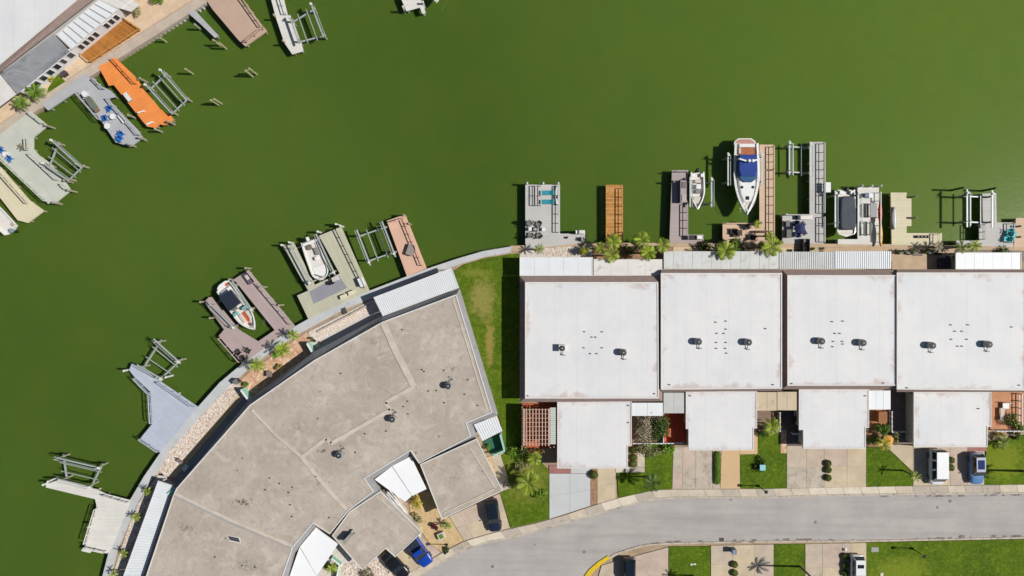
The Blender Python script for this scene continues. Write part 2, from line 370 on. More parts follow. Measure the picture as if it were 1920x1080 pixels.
drive([(1510, 1020), (1624.5, 1018), (1624.5, 1200), (1510, 1200)], 4, 4, M_drive, us=[0, .28, .6, .75, 1])
drive([(842, 968), (937, 925), (956, 990), (870, 1013)], 2, 2, M_drive, us=[0, .2, 1])
sheet('gravel_yard', [(765, 925), (800, 905), (835, 970), (842, 969), (869, 1013), (828, 1034), (806, 1020), (770, 965)], -.01, M_gravel, .13)
drive([(715, 1042), (775, 995), (826, 1036), (760, 1080)], 2, 1, M_drive)
sheet('planting_bed', [(600, 1005), (714, 1043), (758, 1081), (700, 1130), (560, 1130)], -.02, M_wave, .12)
sheet('walkway', [(921, 855), (938, 852), (958, 915), (940, 921)], .003, M_drive[0], .12); sheet('planting_bed', [(912, 858), (920.5, 855), (939, 918), (932, 920)], -.012, M_gravel, .12)
# back yards of the white houses
sheet('yard', [(985, 468), (1086, 462), (1110, 462), (1110, 490), (974.5, 490), (974.5, 477)], -.01, M_wave, .13)
sheet('planting_bed', [(1110.5, 462), (1262, 463), (1262, 500), (1110.5, 500)], -.02, M_mulch, .13)
sheet('yard', [(1262.5, 463), (1500, 464), (1500, 490), (1262.5, 490)], -.012, M_sand, .13)
sheet('yard', [(1500.5, 464), (1672, 465), (1672, 490), (1500.5, 490)], -.008, M_tan, .13)
sheet('paving', [(1672.5, 465), (1790, 467), (1790, 512), (1672.5, 512)], -.008, M_tan, .13); sheet('yard', [(1790.5, 467), (1925, 470), (1925, 490), (1790.5, 490)], -.012, mat('grey_yard', '8f867c', .9, .25, .8, .2, 8), .13)
# entry courts between the garages
sheet('patio', [(1244, 770), (1290, 770), (1290, 829), (1244, 829)], .002, mat('orange_tile', 'dc5430', .7, .08, 1, .08, 9), .14)
sheet('courtyard', [(1419, 765), (1457, 765), (1457, 806), (1419, 806)], -.006, mat('brown_paving', '8c7464', .85, .2, 1, .15, 9), .13)
sheet('courtyard', [(1457.5, 765), (1506, 765), (1506, 838), (1475.5, 838), (1475.5, 806), (1457.5, 806)], -.01, mat('dark_paving', '6d625e', .85, .2, 1, .15, 9), .13)
sheet('courtyard', [(1628, 765), (1665, 765), (1665, 803), (1628, 803)], 0.0, mat('terracotta_tile', 'b8855c', .8, .15, 1, .12, 9), .14)
sheet('courtyard', [(1665.5, 735), (1715, 735), (1715, 836), (1665.5, 832.5)], -.006, mat('grey_brown_paving', '84786e', .85, .2, .8, .15, 9), .13)
sheet('planting_bed', [(1622, 803.5), (1665, 803.5), (1665, 837.5), (1622, 837.5)], -.02, M_mulch, .12)
sheet('courtyard', [(1857, 735), (1920, 735), (1920, 805), (1857, 805)], .001, mat('orange_paving', 'c28b66', .8, .15, 1, .12, 9), .14)
sheet('planting_bed', [(1183.5, 752), (1243.5, 752), (1243.5, 829), (1183.5, 829)], -.02, M_mulch, .12); sheet('patio', [(978.5, 756), (1046, 756), (1046, 840), (986, 840)], .006, mat('red_tile', 'b5603f', .8, .2, 1.2, .2, 9), .1)
# back yards of the curved block
sheet('yard', [(440, 708), (456, 736), (330, 888), (320, 894), (290, 890), (310, 852), (384, 768)], -.02, M_wave, .12)
sheet('walkway', [(451, 735), (459, 742), (328, 896), (318, 891)], -.004, mat('tan_walk', 'cdb58f', .85, .1, .8, .1, 9), .14)
sheet('walkway', [(459.5, 742.5), (480, 760), (345, 930), (325, 925), (328.5, 896.5)], -.008, mat('grey_walk', '9a9a9c', .85, .12, .8, .1, 9), .14)
sheet('patio', [(452, 712), (464, 700), (575, 622), (596, 660), (475, 748), (458, 738)], -.004, M_pave, .14)
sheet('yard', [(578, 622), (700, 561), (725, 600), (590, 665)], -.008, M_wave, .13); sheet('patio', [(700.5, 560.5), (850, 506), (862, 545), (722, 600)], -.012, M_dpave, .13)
sheet('yard', [(258, 944), (300, 885), (330, 910), (262, 1110), (200, 1110), (240, 990)], -.02, M_wave, .12)
# quayside garden, top left
sheet('yard', [(x - 9.5, y - 16) for x, y in QUAY] + [(420, -200), (-100, -200)], -.03, M_sand, .12)
sheet('lawn', [(90, 165), (108, 138), (122, 152), (100, 172), (88, 176)], .0, M_lawn, .13)
# ---------------------------------------------------------------- buildings
M_wall = mat('cream_stucco', 'cfc7ba', .9, .08, .8, .08, 10)
M_wwall = mat('white_stucco', 'dedede', .9, .06, .8, .06, 10)
M_skirt = mat('brown_shingle', '97837c', .9, .12, 1.5, .18, 14, bump=.3)
M_gskirt = mat('grey_shingle', '9b9a9c', .9, .14, 1.5, .2, 14, bump=.3)
M_edge = mat('white_trim', 'dcdad6', .7, .08, 1, .08, 10)
M_white = mat('white_paint', 'e6e6e6', .6, .05, 1, .05, 10)
M_glass = mat('dark_glass', '26303a', .12, .1, 1, .05, 8, spec=.6)
M_aqua = mat('aqua_paint', '9fd6c2', .7, .1, 1, .08, 9)
M_door = mat('garage_door', 'd8d2c8', .7, .05, 1, .05, 9)
def white_roof(i, x0, y0, x1, y1, z, seed):
    """white membrane with pinkish wear that starts at its edges"""
    b = NB('white_roof_membrane_%d' % i); a, c_ = W(x0, y1, z), W(x1, y0, z)
    sx = b.new('ShaderNodeSeparateXYZ'); b.L(b.P(), sx.inputs[0])
    d = b.math('MINIMUM', b.math('MINIMUM', b.math('SUBTRACT', sx.outputs[0], a.x), b.math('SUBTRACT', c_.x, sx.outputs[0])),
               b.math('MINIMUM', b.math('SUBTRACT', sx.outputs[1], a.y), b.math('SUBTRACT', c_.y, sx.outputs[1])))
    mp = b.new('ShaderNodeMapping'); mp.inputs['Location'].default_value = (seed * 13.7, seed * 7.1, seed); b.L(b.P(), mp.inputs[0]); v = mp.outputs[0]
    c = b.mix(b.rng(b.noise(.22, 5, .6, v), .35, .65), A('d3d5d7'), A('dddcdb'))
    c = b.mix(b.rng(b.noise(.7, 6, .7, v), .5, .8, 0, .3), c, A('c8c6c6'))
    m2 = b.new('ShaderNodeMapping'); m2.inputs['Scale'].default_value = (1.6, .06, 1); b.L(v, m2.inputs[0])
    c = b.mix(b.rng(b.noise(1, 4, .6, m2.outputs[0]), .5, .75, 0, .18), c, A('c3c5ca'))
    c = b.mix(b.rng(b.noise(.35, 3, .5, v, 1.5), .6, .66, 0, .08), c, A('b9babb'))
    c = b.mix(b.math('MULTIPLY', b.math('LESS_THAN', b.math('FRACT', b.math('DIVIDE', sx.outputs[0], 2.93)), .035), .16), c, A('a9abae'))
    reach = b.math('MULTIPLY', b.rng(b.noise(.33, 5, .7, v, .4), .5, .76), 1.6)
    wear = b.rng(b.math('SUBTRACT', b.math('ADD', d, b.math('MULTIPLY', b.noise(3, 4, .7, v), .35)), reach), -.25, .55, .62, 0)
    c = b.mix(wear, c, b.mix(b.rng(b.noise(1.5, 4, .6, v), .3, .7), A('bd9c92'), A('b3aaa2')))
    spk = b.rng(b.noise(2.6, 6, .8, v), .74, .82, 0, .3); c = b.mix(spk, c, A('9d9992'))
    b.L(c, b.b.inputs['Base Color']); b.b.inputs['Roughness'].default_value = .65; b.b.inputs['Specular IOR Level'].default_value = .3
    b.bump(b.noise(.8, 4), .12, .1); return b.m
def tan_roof():
    b = NB('tan_roof_gravel')
    c = b.mix(b.rng(b.noise(.16, 5, .6), .33, .66), A('aca297'), A('c3b9ad'))
    c = b.mix(b.rng(b.noise(.8, 8, .75, dist=1.6), .46, .68, 0, .6), c, A('9b8e80'))
    c = b.mix(b.rng(b.noise(.42, 6, .7, dist=.8), .52, .66, 0, .7), c, A('cdc3b6'))
    c = b.mix(b.rng(b.noise(4.2, 6, .8), .62, .74, 0, .35), c, A('857869'))
    v = b.new('ShaderNodeTexVoronoi'); v.inputs['Scale'].default_value = .55; b.L(b.P(), v.inputs['Vector'])
    spot = b.math('MULTIPLY', b.rng(b.math('ADD', v.outputs['Distance'], b.math('MULTIPLY', b.noise(5, 5, .8), .3)), .19, .26, .85, 0), b.rng(b.noise(.24, 3), .5, .55))
    c = b.mix(spot, c, A('5a5047'))
    c = b.mix(b.rng(b.noise(.55, 8, .8, dist=2.5), .57, .66, 0, .5), c, A('8d8175'))
    for cx, cy, rx, ry, k in ((455, 940, 22, 9, .9), (348, 992, 22, 14, .5), (603, 905, 10, 16, .45), (603, 846, 9, 6, .8), (845, 690, 22, 10, .5), (470, 1062, 30, 14, .4), (700, 640, 20, 14, .25), (640, 1020, 20, 14, .3), (560, 800, 24, 12, .3), (850, 900, 20, 12, .3)):
        p = W(cx, cy, 3.4); vm = b.new('ShaderNodeVectorMath', operation='SUBTRACT'); b.L(b.P(), vm.inputs[0]); vm.inputs[1].default_value = (p.x, p.y, 3.4)
        vs = b.new('ShaderNodeVectorMath', operation='DIVIDE'); b.L(vm.outputs[0], vs.inputs[0]); vs.inputs[1].default_value = (rx * S, ry * S, 50)
        ln = b.new('ShaderNodeVectorMath', operation='LENGTH'); b.L(vs.outputs[0], ln.inputs[0])
        f = b.math('ADD', ln.outputs['Value'], b.math('MULTIPLY', b.math('SUBTRACT', b.noise(2.2, 6, .8), .5), 7.0))
        c = b.mix(b.rng(f, .0, .5, k, 0), c, A('4f463d'))
    c = b.mix(b.rng(b.noise(14, 3, .7), .35, .7, 0, .25), c, A('8e8378'))
    b.L(c, b.b.inputs['Base Color']); b.b.inputs['Roughness'].default_value = .95; b.b.inputs['Specular IOR Level'].default_value = .15
    b.bump(b.math('ADD', b.noise(.9, 6, .7), b.math('MULTIPLY', b.noise(20, 2), .15)), .3, .08); return b.m
M_troof = tan_roof()
def loop_beam(mb, pts, w, h, z, closed=True):
    n = len(pts)
    for i in range(n if closed else n - 1):
        p, q = Vector(pts[i][:2]), Vector(pts[(i+1) % n][:2]); e = (q - p).normalized() * (w * .49)
        mb.beam((*(p + e), z), (*(q + e), z), w, h)
def mansard(root, outer, inner, z0, z1, roofm, skirtm, wallm, trim=.16, over=.4, wall_to=Z0 - .15):
    o3, i3 = px(outer, z0), px(inner, z1); n = len(o3)
    MB().add([v for v in o3] + [v for v in i3] + [Vector((v.x, v.y, z0 - .18)) for v in o3],
             [(i, (i+1) % n, n + (i+1) % n, n + i)[::-1] for i in range(n)] + [(i, (i+1) % n, 2*n + (i+1) % n, 2*n + i) for i in range(n)] + [tuple(range(2*n, 3*n))]).build('roof_skirt', skirtm, root)
    rf = MB().add([v + Vector((0, 0, .012)) for v in i3], [tuple(range(n))[::-1]]).build('roof', roofm, root)
    if rf.data.polygons[0].normal.z < 0: rf.data.flip_normals()
    mb = MB(); loop_beam(mb, i3, trim, .1, z1 + .035); mb.build('roof_edge', M_edge, rf)
    MB().prism(offset(o3, over), z0 - .1, wall_to).build('wall', wallm, root)
    return rf
def flat_roof(root, pts, z, roofm, edgem, wallm, name='garage_roof', over=.3, th=.22, wall=True, trim=.12):
    p3 = px(pts, z)
    rf = MB().prism(p3, z, z - th).build(name, roofm, root)
    mb = MB(); loop_beam(mb, offset(p3, -.03), trim, th + .07, z - th / 2 + .02); mb.build('roof_edge', edgem, rf)
    if wall: MB().prism(offset(p3, over), z - th + .02, Z0 - .14).build('wall', wallm, root)
    return rf
def canopy(root, q, z, n, m, name='canopy', th=.09, posts=None, ribs=0, gap=.03, pm=None, drop=0.0, trim=None):
    """roof of n panels over the pixel quad a,b,c,d (panels run a->d); ribs raised along each panel; posts stand at given pixels"""
    q3 = px(q, z); base = MB().prism(offset(q3, .02), z - .06, z - th - .06).build(name, pm or M_white, root)
    if ribs:
        o = MB().prism(q3, z, z - .055).build('panel', m, base)
        mb = MB()
        for i in range(ribs):
            u = (i + .5) / ribs; a, b = bil(q3, u, 0), bil(q3, u, 1); mb.beam((*a, z + .03), (*b, z + .03), .42 * (Vector(q3[1].xy) - Vector(q3[0].xy)).length / ribs, .05)
        tag(mb.build('rib', m, base), kind='stuff')
    else:
        slabs(q3, n, 1, z, m, base, 'panel', gap, .055, .006)
    if trim: mb = MB(); loop_beam(mb, q3, trim, .16, z - .03); mb.build('gutter', M_edge, base)
    for p in posts or []:
        w = W(p[0], p[1], z - .2); MB().box((w.x, w.y, (z - .2 + Z0) / 2), (.11, .11, z - .12 - Z0)).build('post', M_white, root)
    return base
def vents(root, pts, z):
    for x, y in pts:
        w = W(x, y, z); MB().tube((w.x, w.y, z), (w.x, w.y, z + .18), .06, .06, 8).tube((w.x, w.y, z + .16), (w.x, w.y, z + .21), .09, .09, 8).build('vent_pipe', M_vent, root)
M_vent = mat('dark_vent', '4a4a4a', .6, .1, 2, .1, 9)
M_pan = mat('white_metal_panel', 'dfe3e6', .5, .05, .6, .05, 8); M_pan2 = mat('weathered_metal_panel', 'cfd1cf', .6, .1, .7, .1, 6, stain=('a5a49d', .8, .55, .75))
M_pan3 = mat('white_aged_panel', 'ddd9d4', .6, .08, .7, .08, 6, stain=('aaa6a0', .9, .6, .72))
Z1 = 3.4
# --- white houses
h1 = thing('white_house', 'white roofed house at the left end of the row, beside the pergola and grass strip', 'house', W(1108, 640))
mansard(h1, [(974.5, 517.5), (1242, 517.5), (1242, 752.5), (974.5, 754)], [(985.5, 530), (1233, 530), (1234, 746), (985.5, 746)], 2.7, Z1, white_roof(1, 985.5, 530, 1234, 746, Z1, 1), M_skirt, M_wall)
flat_roof(h1, [(1046, 753), (1183, 753), (1183, 835), (1176, 835), (1176, 877), (1046, 877)], 2.55, white_roof(2, 1046, 753, 1180, 877, 2.55, 2), M_edge, M_wall)
canopy(h1, [(975, 483), (1111, 483), (1111, 516.5), (975, 516.5)], 2.5, 5, M_pan, 'patio_roof', posts=[(980, 486), (1020, 486), (1064, 486), (1106, 486)], gap=.02, trim=.1)
canopy(h1, [(1113, 486), (1242, 486), (1242, 517), (1113, 517)], 2.48, 4, M_pan3, 'patio_roof', posts=[(1118, 490), (1180, 490), (1237, 490)], gap=.02)
canopy(h1, [(1185, 755), (1243, 755), (1243, 780), (1185, 780)], 2.35, 2, M_pan, 'entry_canopy', posts=[(1188, 777), (1239, 777)])
vents(h1, [(1096, 622), (1129, 622), (1110, 632), (1117, 632), (1095, 652), (1129, 652), (1107, 663), (1119, 663), (990, 742), (1227, 738)], Z1 - .02); vents(h1, [(1178, 760), (1178, 792)], 2.53)
h2 = thing('white_house', 'white roofed house second from the left of the row, beside the orange tiled patio', 'house', W(1352, 620))
mansard(h2, [(1240, 505.5), (1466, 505.5), (1466, 733), (1240, 735)], [(1240, 513), (1465, 513), (1465, 727.5), (1240, 729.5)], 2.85, 3.55, white_roof(3, 1240, 513, 1465, 728, 3.55, 3), M_skirt, M_wall)
flat_roof(h2, [(1287, 735), (1418, 735), (1418, 802), (1412, 802), (1412, 843), (1292, 843), (1292, 803), (1287, 803)], 2.55, white_roof(4, 1287, 735, 1418, 843, 2.55, 4), M_edge, M_wall)
canopy(h2, [(1244.5, 471), (1460, 471), (1460, 504.5), (1244.5, 504.5)], 2.5, 12, M_pan2, 'patio_roof', posts=[(1250, 475), (1310, 475), (1370, 475), (1454, 475)])
canopy(h2, [(1244, 736), (1283, 736), (1283, 775), (1244, 775)], 2.4, 2, mat('grey_panel', 'bfc1be', .7, .08, .7, .06, 8), 'entry_canopy', posts=[(1247, 771), (1279, 771)])
M_tcan = mat('tan_canopy', 'cdbca0', .8, .1, .7, .1, 8, stain=('a5957c', 1, .58, .72))
canopy(h2, [(1419.5, 735), (1456.5, 735), (1456.5, 770), (1419.5, 770)], 2.4, 2, M_tcan, 'entry_canopy', posts=[(1422, 767), (1454, 767)])
vents(h2, [(1342, 604), (1361, 602), (1344, 625), (1357, 625), (1343, 642), (1361, 642), (1343, 653), (1360, 653), (1361, 617), (1362, 662), (1255, 721), (1449, 721), (1435, 616)], 3.53); vents(h2, [(1294, 742)], 2.53)
h3 = thing('white_house', 'white roofed house third from the left, below the silver boat lift and kayak docks', 'house', W(1577, 620))
mansard(h3, [(1466.5, 506), (1680, 506), (1680, 730), (1466.5, 730)], [(1477, 517), (1679, 517), (1679, 722), (1477, 722)], 2.7, Z1, white_roof(5, 1477, 517, 1679, 722, Z1, 5), M_skirt, M_wall)
flat_roof(h3, [(1499, 731), (1628, 731), (1628, 801), (1622, 801), (1622, 840), (1507, 840), (1507, 805), (1499, 805)], 2.55, white_roof(6, 1499, 731, 1628, 840, 2.55, 6), M_edge, M_wall)
canopy(h3, [(1460.5, 472), (1564.5, 472), (1564.5, 504.5), (1460.5, 504.5)], 2.47, 1, M_pan2, 'patio_roof', posts=[(1466, 476), (1515, 476), (1560, 476)], ribs=26)
canopy(h3, [(1565, 471), (1671, 471), (1671, 504), (1565, 504)], 2.52, 1, M_pan, 'patio_roof', posts=[(1571, 475), (1618, 475), (1667, 475)], ribs=27)
canopy(h3, [(1457.5, 734.5), (1494, 734.5), (1494, 769.5), (1457.5, 769.5)], 2.4, 2, M_tcan, 'entry_canopy', posts=[(1460, 767), (1491, 767)])
canopy(h3, [(1629, 732), (1670, 732), (1670, 768), (1629, 768)], 2.4, 3, M_pan, 'entry_canopy', posts=[(1632, 765), (1667, 765)])
vents(h3, [(1560, 603), (1580, 602), (1565, 625), (1574, 625), (1562, 640), (1579, 640), (1561, 650), (1580, 645), (1484, 719), (1656, 718)], Z1 - .02); vents(h3, [(1622, 742)], 2.53)
h4 = thing('white_house', 'white roofed house at the right end of the row, behind the parked van', 'house', W(1800, 620))
mansard(h4, [(1681.5, 505), (1924, 505), (1924, 735), (1681.5, 735)], [(1682, 512), (1922, 512), (1922, 731), (1682, 729)], 2.85, 3.55, white_roof(7, 1682, 512, 1922, 731, 3.55, 7), M_skirt, M_wall)
flat_roof(h4, [(1714, 736), (1857, 736), (1857, 799), (1850, 799), (1850, 837), (1714, 837)], 2.55, white_roof(8, 1714, 736, 1857, 837, 2.55, 8), M_edge, M_wall)
canopy(h4, [(1792, 474), (1914, 474), (1914, 505), (1792, 505)], 2.5, 7, M_pan, 'patio_roof', posts=[(1797, 478), (1852, 478), (1909, 478)], gap=.02, trim=.1)
vents(h4, [(1782, 609), (1814, 609), (1790, 621), (1803, 621), (1783, 636), (1812, 636), (1795, 649), (1803, 649), (1896, 613), (1700, 727), (1910, 722)], 3.53); vents(h4, [(1834, 766)], 2.53)
h5 = thing('white_house', 'pale roofed house cut by the right edge of the picture', 'house', W(1990, 620))
mansard(h5, [(1926, 508), (2140, 508), (2140, 733), (1926, 733)], [(1937, 517), (2136, 517), (2136, 724), (1937, 724)], 2.7, Z1, white_roof(9, 1937, 517, 2136, 724, Z1, 9), M_skirt, M_wall)
for h, a, b in ((h1, 1062, 1160), (h2, 1305, 1400), (h3, 1520, 1610), (h4, 1728, 1838)):      # garage doors under the front eaves
    y = {h1: 872, h2: 838, h3: 835, h4: 832}[h]; p, q = W(a, y, 2.55), W(b, y, 2.55)
    MB().box(((p.x + q.x) / 2, p.y + .06, 1.0), (q.x - p.x, .1, 2.2)).build('garage_door', M_door, h)
    MB().box((p.x + 1.2, W(a, 512, 2.7).y - .36, 1.0), (2.2, .12, 2.1)).build('sliding_door', M_glass, h)
# --- curved tan block
ZC = 3.5
cb = thing('curved_apartment_block', 'curved one storey block with wide tan gravel roofs following the canal bend', 'building', W(640, 800))
CO = [(717, 592), (862, 541), (934, 777), (886, 796), (895, 818), (792, 866), (770, 854), (700, 898), (716, 921), (655, 960), (620, 1002), (592, 988), (553, 1037), (541, 1080), (520, 1160), (236, 1180), (274, 1080), (325, 929), (331, 916), (468, 748), (588, 660)]
CI = [(718, 604), (855, 553), (922, 773), (874, 793), (882, 818), (786, 868), (770, 844), (683, 897), (700, 921), (653, 957), (618, 1000), (587, 980), (549, 1025), (530, 1080), (508, 1160), (240, 1180), (275, 1080), (326, 929), (332, 916), (469, 760), (590, 676)]
rf = mansard(cb, CO, CI, 2.1, ZC, M_troof, M_gskirt, mat('grey_stucco', 'b9b6b0', .9, .1, .8, .1, 9), trim=.14, over=.35)
def seam(pts, w=.35, h=.07, z=ZC, m=None):
    mb = MB(); p3 = px(pts, z)
    for i in range(len(p3) - 1): mb.beam(p3[i] + Vector((0, 0, .02)), p3[i+1] + Vector((0, 0, .02)), w, h)
    mb.build('roof_seam', m or M_seam, cb)
M_seam = mat('pale_roof_seam', 'cbc0b3', .9, .15, .8, .12, 9)
seam([(718, 604), (740, 655), (776, 725)], .8, .16); seam([(776, 725), (722, 755), (732, 768), (620, 832), (612, 822), (566, 857)], .5, .12)
seam([(472, 768), (520, 818), (566, 857)], .3, .3); seam([(566, 857), (610, 912), (650, 955)], .5, .16); seam([(328, 926), (430, 975), (547, 1024)], .6, .14)
M_gseam = mat('grey_roof_seam', 'a9a4a0', .9, .12, .8, .12, 9)
seam([(328, 930), (430, 979), (547, 1028)], .28, .2, m=M_gseam)
seam([(849, 560), (913, 768)], .2, .1); seam([(716, 612), (735, 640)], .22, .14, m=M_gseam)
flat_roof(cb, [(789, 871), (893, 824), (941, 919), (829, 972)], 2.75, M_troof, M_edge, M_wall)
flat_roof(cb, [(713, 922), (790, 998), (741, 1043), (723, 1027), (679, 1067), (624, 1004), (656, 960)], 2.75, M_troof, M_edge, M_wall)
seam([(880, 838), (928, 916), (832, 962)], .15, .07, 2.77); seam([(706, 930), (780, 997)], .15, .07, 2.77)
M_bright = mat('bright_white_canopy', 'eef0f2', .5, .03, .5, .02, 8)
canopy(cb, [(735, 874), (770, 855), (800, 917), (773, 930)], 2.35, 1, M_bright, 'entry_canopy', posts=[(797, 915)])
canopy(cb, [(702, 899), (734.5, 874.5), (772, 930), (760, 941)], 2.33, 1, M_bright, 'entry_canopy', posts=[(760, 938)])
canopy(cb, [(562, 1025), (592, 989), (634, 1020), (594, 1080)], 2.4, 1, M_bright, 'entry_canopy', posts=[(630, 1021)])
canopy(cb, [(543, 1080), (561.5, 1026), (593.5, 1080.5), (560, 1135)], 2.38, 1, M_bright, 'entry_canopy')
canopy(cb, [(888, 796), (931, 780), (942, 808), (904, 827)], 2.3, 1, M_pan, 'side_canopy', posts=[(906, 824), (939, 807)], ribs=10)
canopy(cb, [(701, 558), (846, 503), (860, 539), (718, 592)], 2.5, 1, M_pan, 'patio_roof', posts=[(704, 560), (750, 541), (800, 522), (843, 506)], ribs=40, trim=.1)
# ribbed cover along the lower left walkway, and its end gable
cv = canopy(cb, [(325, 911), (268, 1080), (232, 1080), (297, 902)], 2.2, 1, M_pan, 'walkway_cover', posts=[(299, 905), (278, 965), (256, 1020), (236, 1078)], ribs=34, trim=.1)
MB().prism(px([(313, 925), (327, 913), (329, 918), (319, 931)], 2.45), 2.45, 2.26).build('cover_cap', M_aqua, cv)
canopy(cb, [(268, 1081), (245, 1150), (208, 1150), (232, 1081)], 2.2, 1, M_pan, 'walkway_cover', ribs=14)
vents(cb, [(755, 618), (833, 694), (792, 693), (796, 696), (878, 712), (804, 733), (819, 732), (872, 739), (834, 755), (896, 760), (765, 752), (757, 762), (766, 776), (725, 808), (685, 813), (667, 848), (640, 700), (593, 893), (507, 896), (498, 918), (549, 913), (525, 906), (542, 923), (548, 968), (545, 946), (618, 970), (404, 1044), (479, 1063), (455, 1060)], ZC - .02)
MB().prism(px([(428, 1005), (447, 1009), (450, 1017), (431, 1013)], ZC + .1), ZC + .1, ZC - .02).build('skylight', M_vent, cb)
MB().prism(px([(427, 1003.5), (450, 1008), (451.5, 1019), (429.5, 1014.5)], ZC + .06), ZC + .06, ZC - .02).build('skylight_frame', M_edge, cb)
# aqua walled entry court at the east end
def lowwall(name, label, pts, h, th, m, cap=None, closed=False, z=0.0):
    t = thing(name, label, 'wall', W(pts[0][0], pts[0][1], z)); p3 = px(pts, z)
    n = len(p3)
    for i in range(n if closed else n - 1):
        a, b = p3[i], p3[(i+1) % n]; MB().beam((a.x, a.y, z + h / 2 - .1), (b.x, b.y, z + h / 2 - .1), th, h + .2).build('wall_panel', m, t)
    if cap: mb = MB(); loop_beam(mb, p3, th + .06, .07, z + h + .03, closed); mb.build('coping', cap, t)
    return t
lowwall('garden_wall', 'low aqua wall round the dark green entry court beside the grass strip', [(938, 811), (946, 841), (928, 849)], 1.3, .16, M_aqua, M_aqua)
sheet('courtyard', [(905, 829), (938, 811), (946, 841), (921, 853)], .006, mat('green_paint', '2f6a55', .8, .12, 1, .1, 9), .14)
lowwall('privacy_screen', 'aqua privacy screen at the left end of the paved palm patio', [(460, 727), (475, 747)], 1.7, .2, M_aqua, M_white)
lowwall('privacy_screen', 'aqua privacy screen at the right end of the paved palm patio', [(582, 641), (593, 660)], 1.7, .2, M_aqua, M_white)
lowwall('garden_wall', 'white stepped wall by the black car and pale pebble bed', [(624, 1042), (640, 1054), (632, 1090)], .9, .18, M_aqua, M_white)
lowwall('garden_wall', 'low white wall beside the gravel court of the curved block', [(727, 918), (757, 950), (789, 1002)], .7, .15, M_wwall, M_white)
sl_ = cb
for i in range(4):
    a, b = W(736 + i * 1.0, 914, 2.3), W(759, 940, 2.3); o_ = Vector((-.22 - i * .26, -.2 - i * .22, 0)); MB().beam(a + o_, b + o_, .1, .1).build('pergola_slat', M_white, sl_)
# --- house on the far quay
hq = thing('quayside_house', 'white flat roofed house in the top left corner across the canal', 'house', W(20, 20))
mansard(hq, [(179, -5), (-2, 135), (-160, 135), (-160, -160), (370, -160)], [(150, -5), (-2, 122), (-155, 122), (-155, -155), (332, -155)], 2.9, 3.8, white_roof(10, -155, -155, 400, 200, 3.8, 10), M_skirt, M_wwall)
M_grey = mat('grey_felt_canopy', '95989c', .85, .12, .5, .1, 8, stain=('6c7076', .25, .5, .62))
canopy(hq, [(0, 138), (101, 64), (131, 96), (31, 176)], 2.5, 1, M_grey, 'veranda_roof')
canopy(hq, [(-75, 192), (-1, 138.5), (30, 176.5), (-60, 243)], 2.5, 1, M_pan3, 'veranda_roof')
canopy(hq, [(106, 65), (186, -1), (222, 17), (134, 92)], 2.5, 8, M_pan, 'veranda_roof', gap=.16, trim=.1, pm=M_gskirt)
canopy(hq, [(222, 15), (246, -2), (262, 8), (245, 22)], 2.3, 2, M_pan3, 'veranda_roof', gap=.04)
canopy(hq, [(186.5, -1.5), (240, -45), (275, -25), (222.5, 16)], 2.5, 4, M_pan3, 'veranda_roof', gap=.04)
a, b = W(36, 172, 2.4), W(222, 18, 2.4); d = (b - a).normalized(); nrm = Vector((d.y, -d.x, 0)); L = (b - a).length
wl = MB().beam(a - nrm * .12 + Vector((0, 0, -1.35)), b - nrm * .12 + Vector((0, 0, -1.35)), .2, 2.6).build('wall', M_wwall, hq)
for k, (u0, u1) in enumerate(((.02, .08), (.1, .15), (.17, .22), (.24, .29), (.31, .36), (.38, .42), (.45, .5), (.56, .6), (.61, .65), (.66, .7), (.71, .75), (.82, .86), (.87, .91), (.92, .96))):
    p, q = a + d * L * u0, a + d * L * u1
    w_ = MB().beam(p + Vector((0, 0, -.95)), q + Vector((0, 0, -.95)), .1, 1.3).build('window', M_white, wl); MB().beam(p + d * .08 + nrm * .03 + Vector((0, 0, -.95)), q - d * .08 + nrm * .03 + Vector((0, 0, -.95)), .1, 1.12).build('pane', M_glass, w_)
# ---------------------------------------------------------------- docks
WZ = -1.2
M_pile = mat('weathered_piling', 'a9a48c', .9, .25, 2, .2, 9)
M_pilew = mat('white_sleeved_piling', 'dcdcd8', .6, .08, 2, .08, 9)
M_alu = mat('galvanised_lift_beam', 'b6bcbb', .5, .12, 1.2, .1, 9, metal=.2)
M_bunk = mat('dark_bunk', '6d756b', .85, .15, 1, .1, 9)
DZ = 0.06
def rail(root, p, q, m, h=.95, step=1.25, z=DZ, mid=True, wide=.14):
    a, b = W(*p, z), W(*q, z); L = (b - a).length; n = max(1, round(L / step)); mb = MB()
    for i in range(n + 1):
        c = a.lerp(b, i / n); mb.box((c.x, c.y, z + h / 2 - .05), (.1, .1, h + .1))
    mb.beam((a.x, a.y, z + h), (b.x, b.y, z + h), wide, .06)
    if mid: mb.beam((a.x, a.y, z + h * .5), (b.x, b.y, z + h * .5), .05, .09)
    return mb.build('railing', m, root)
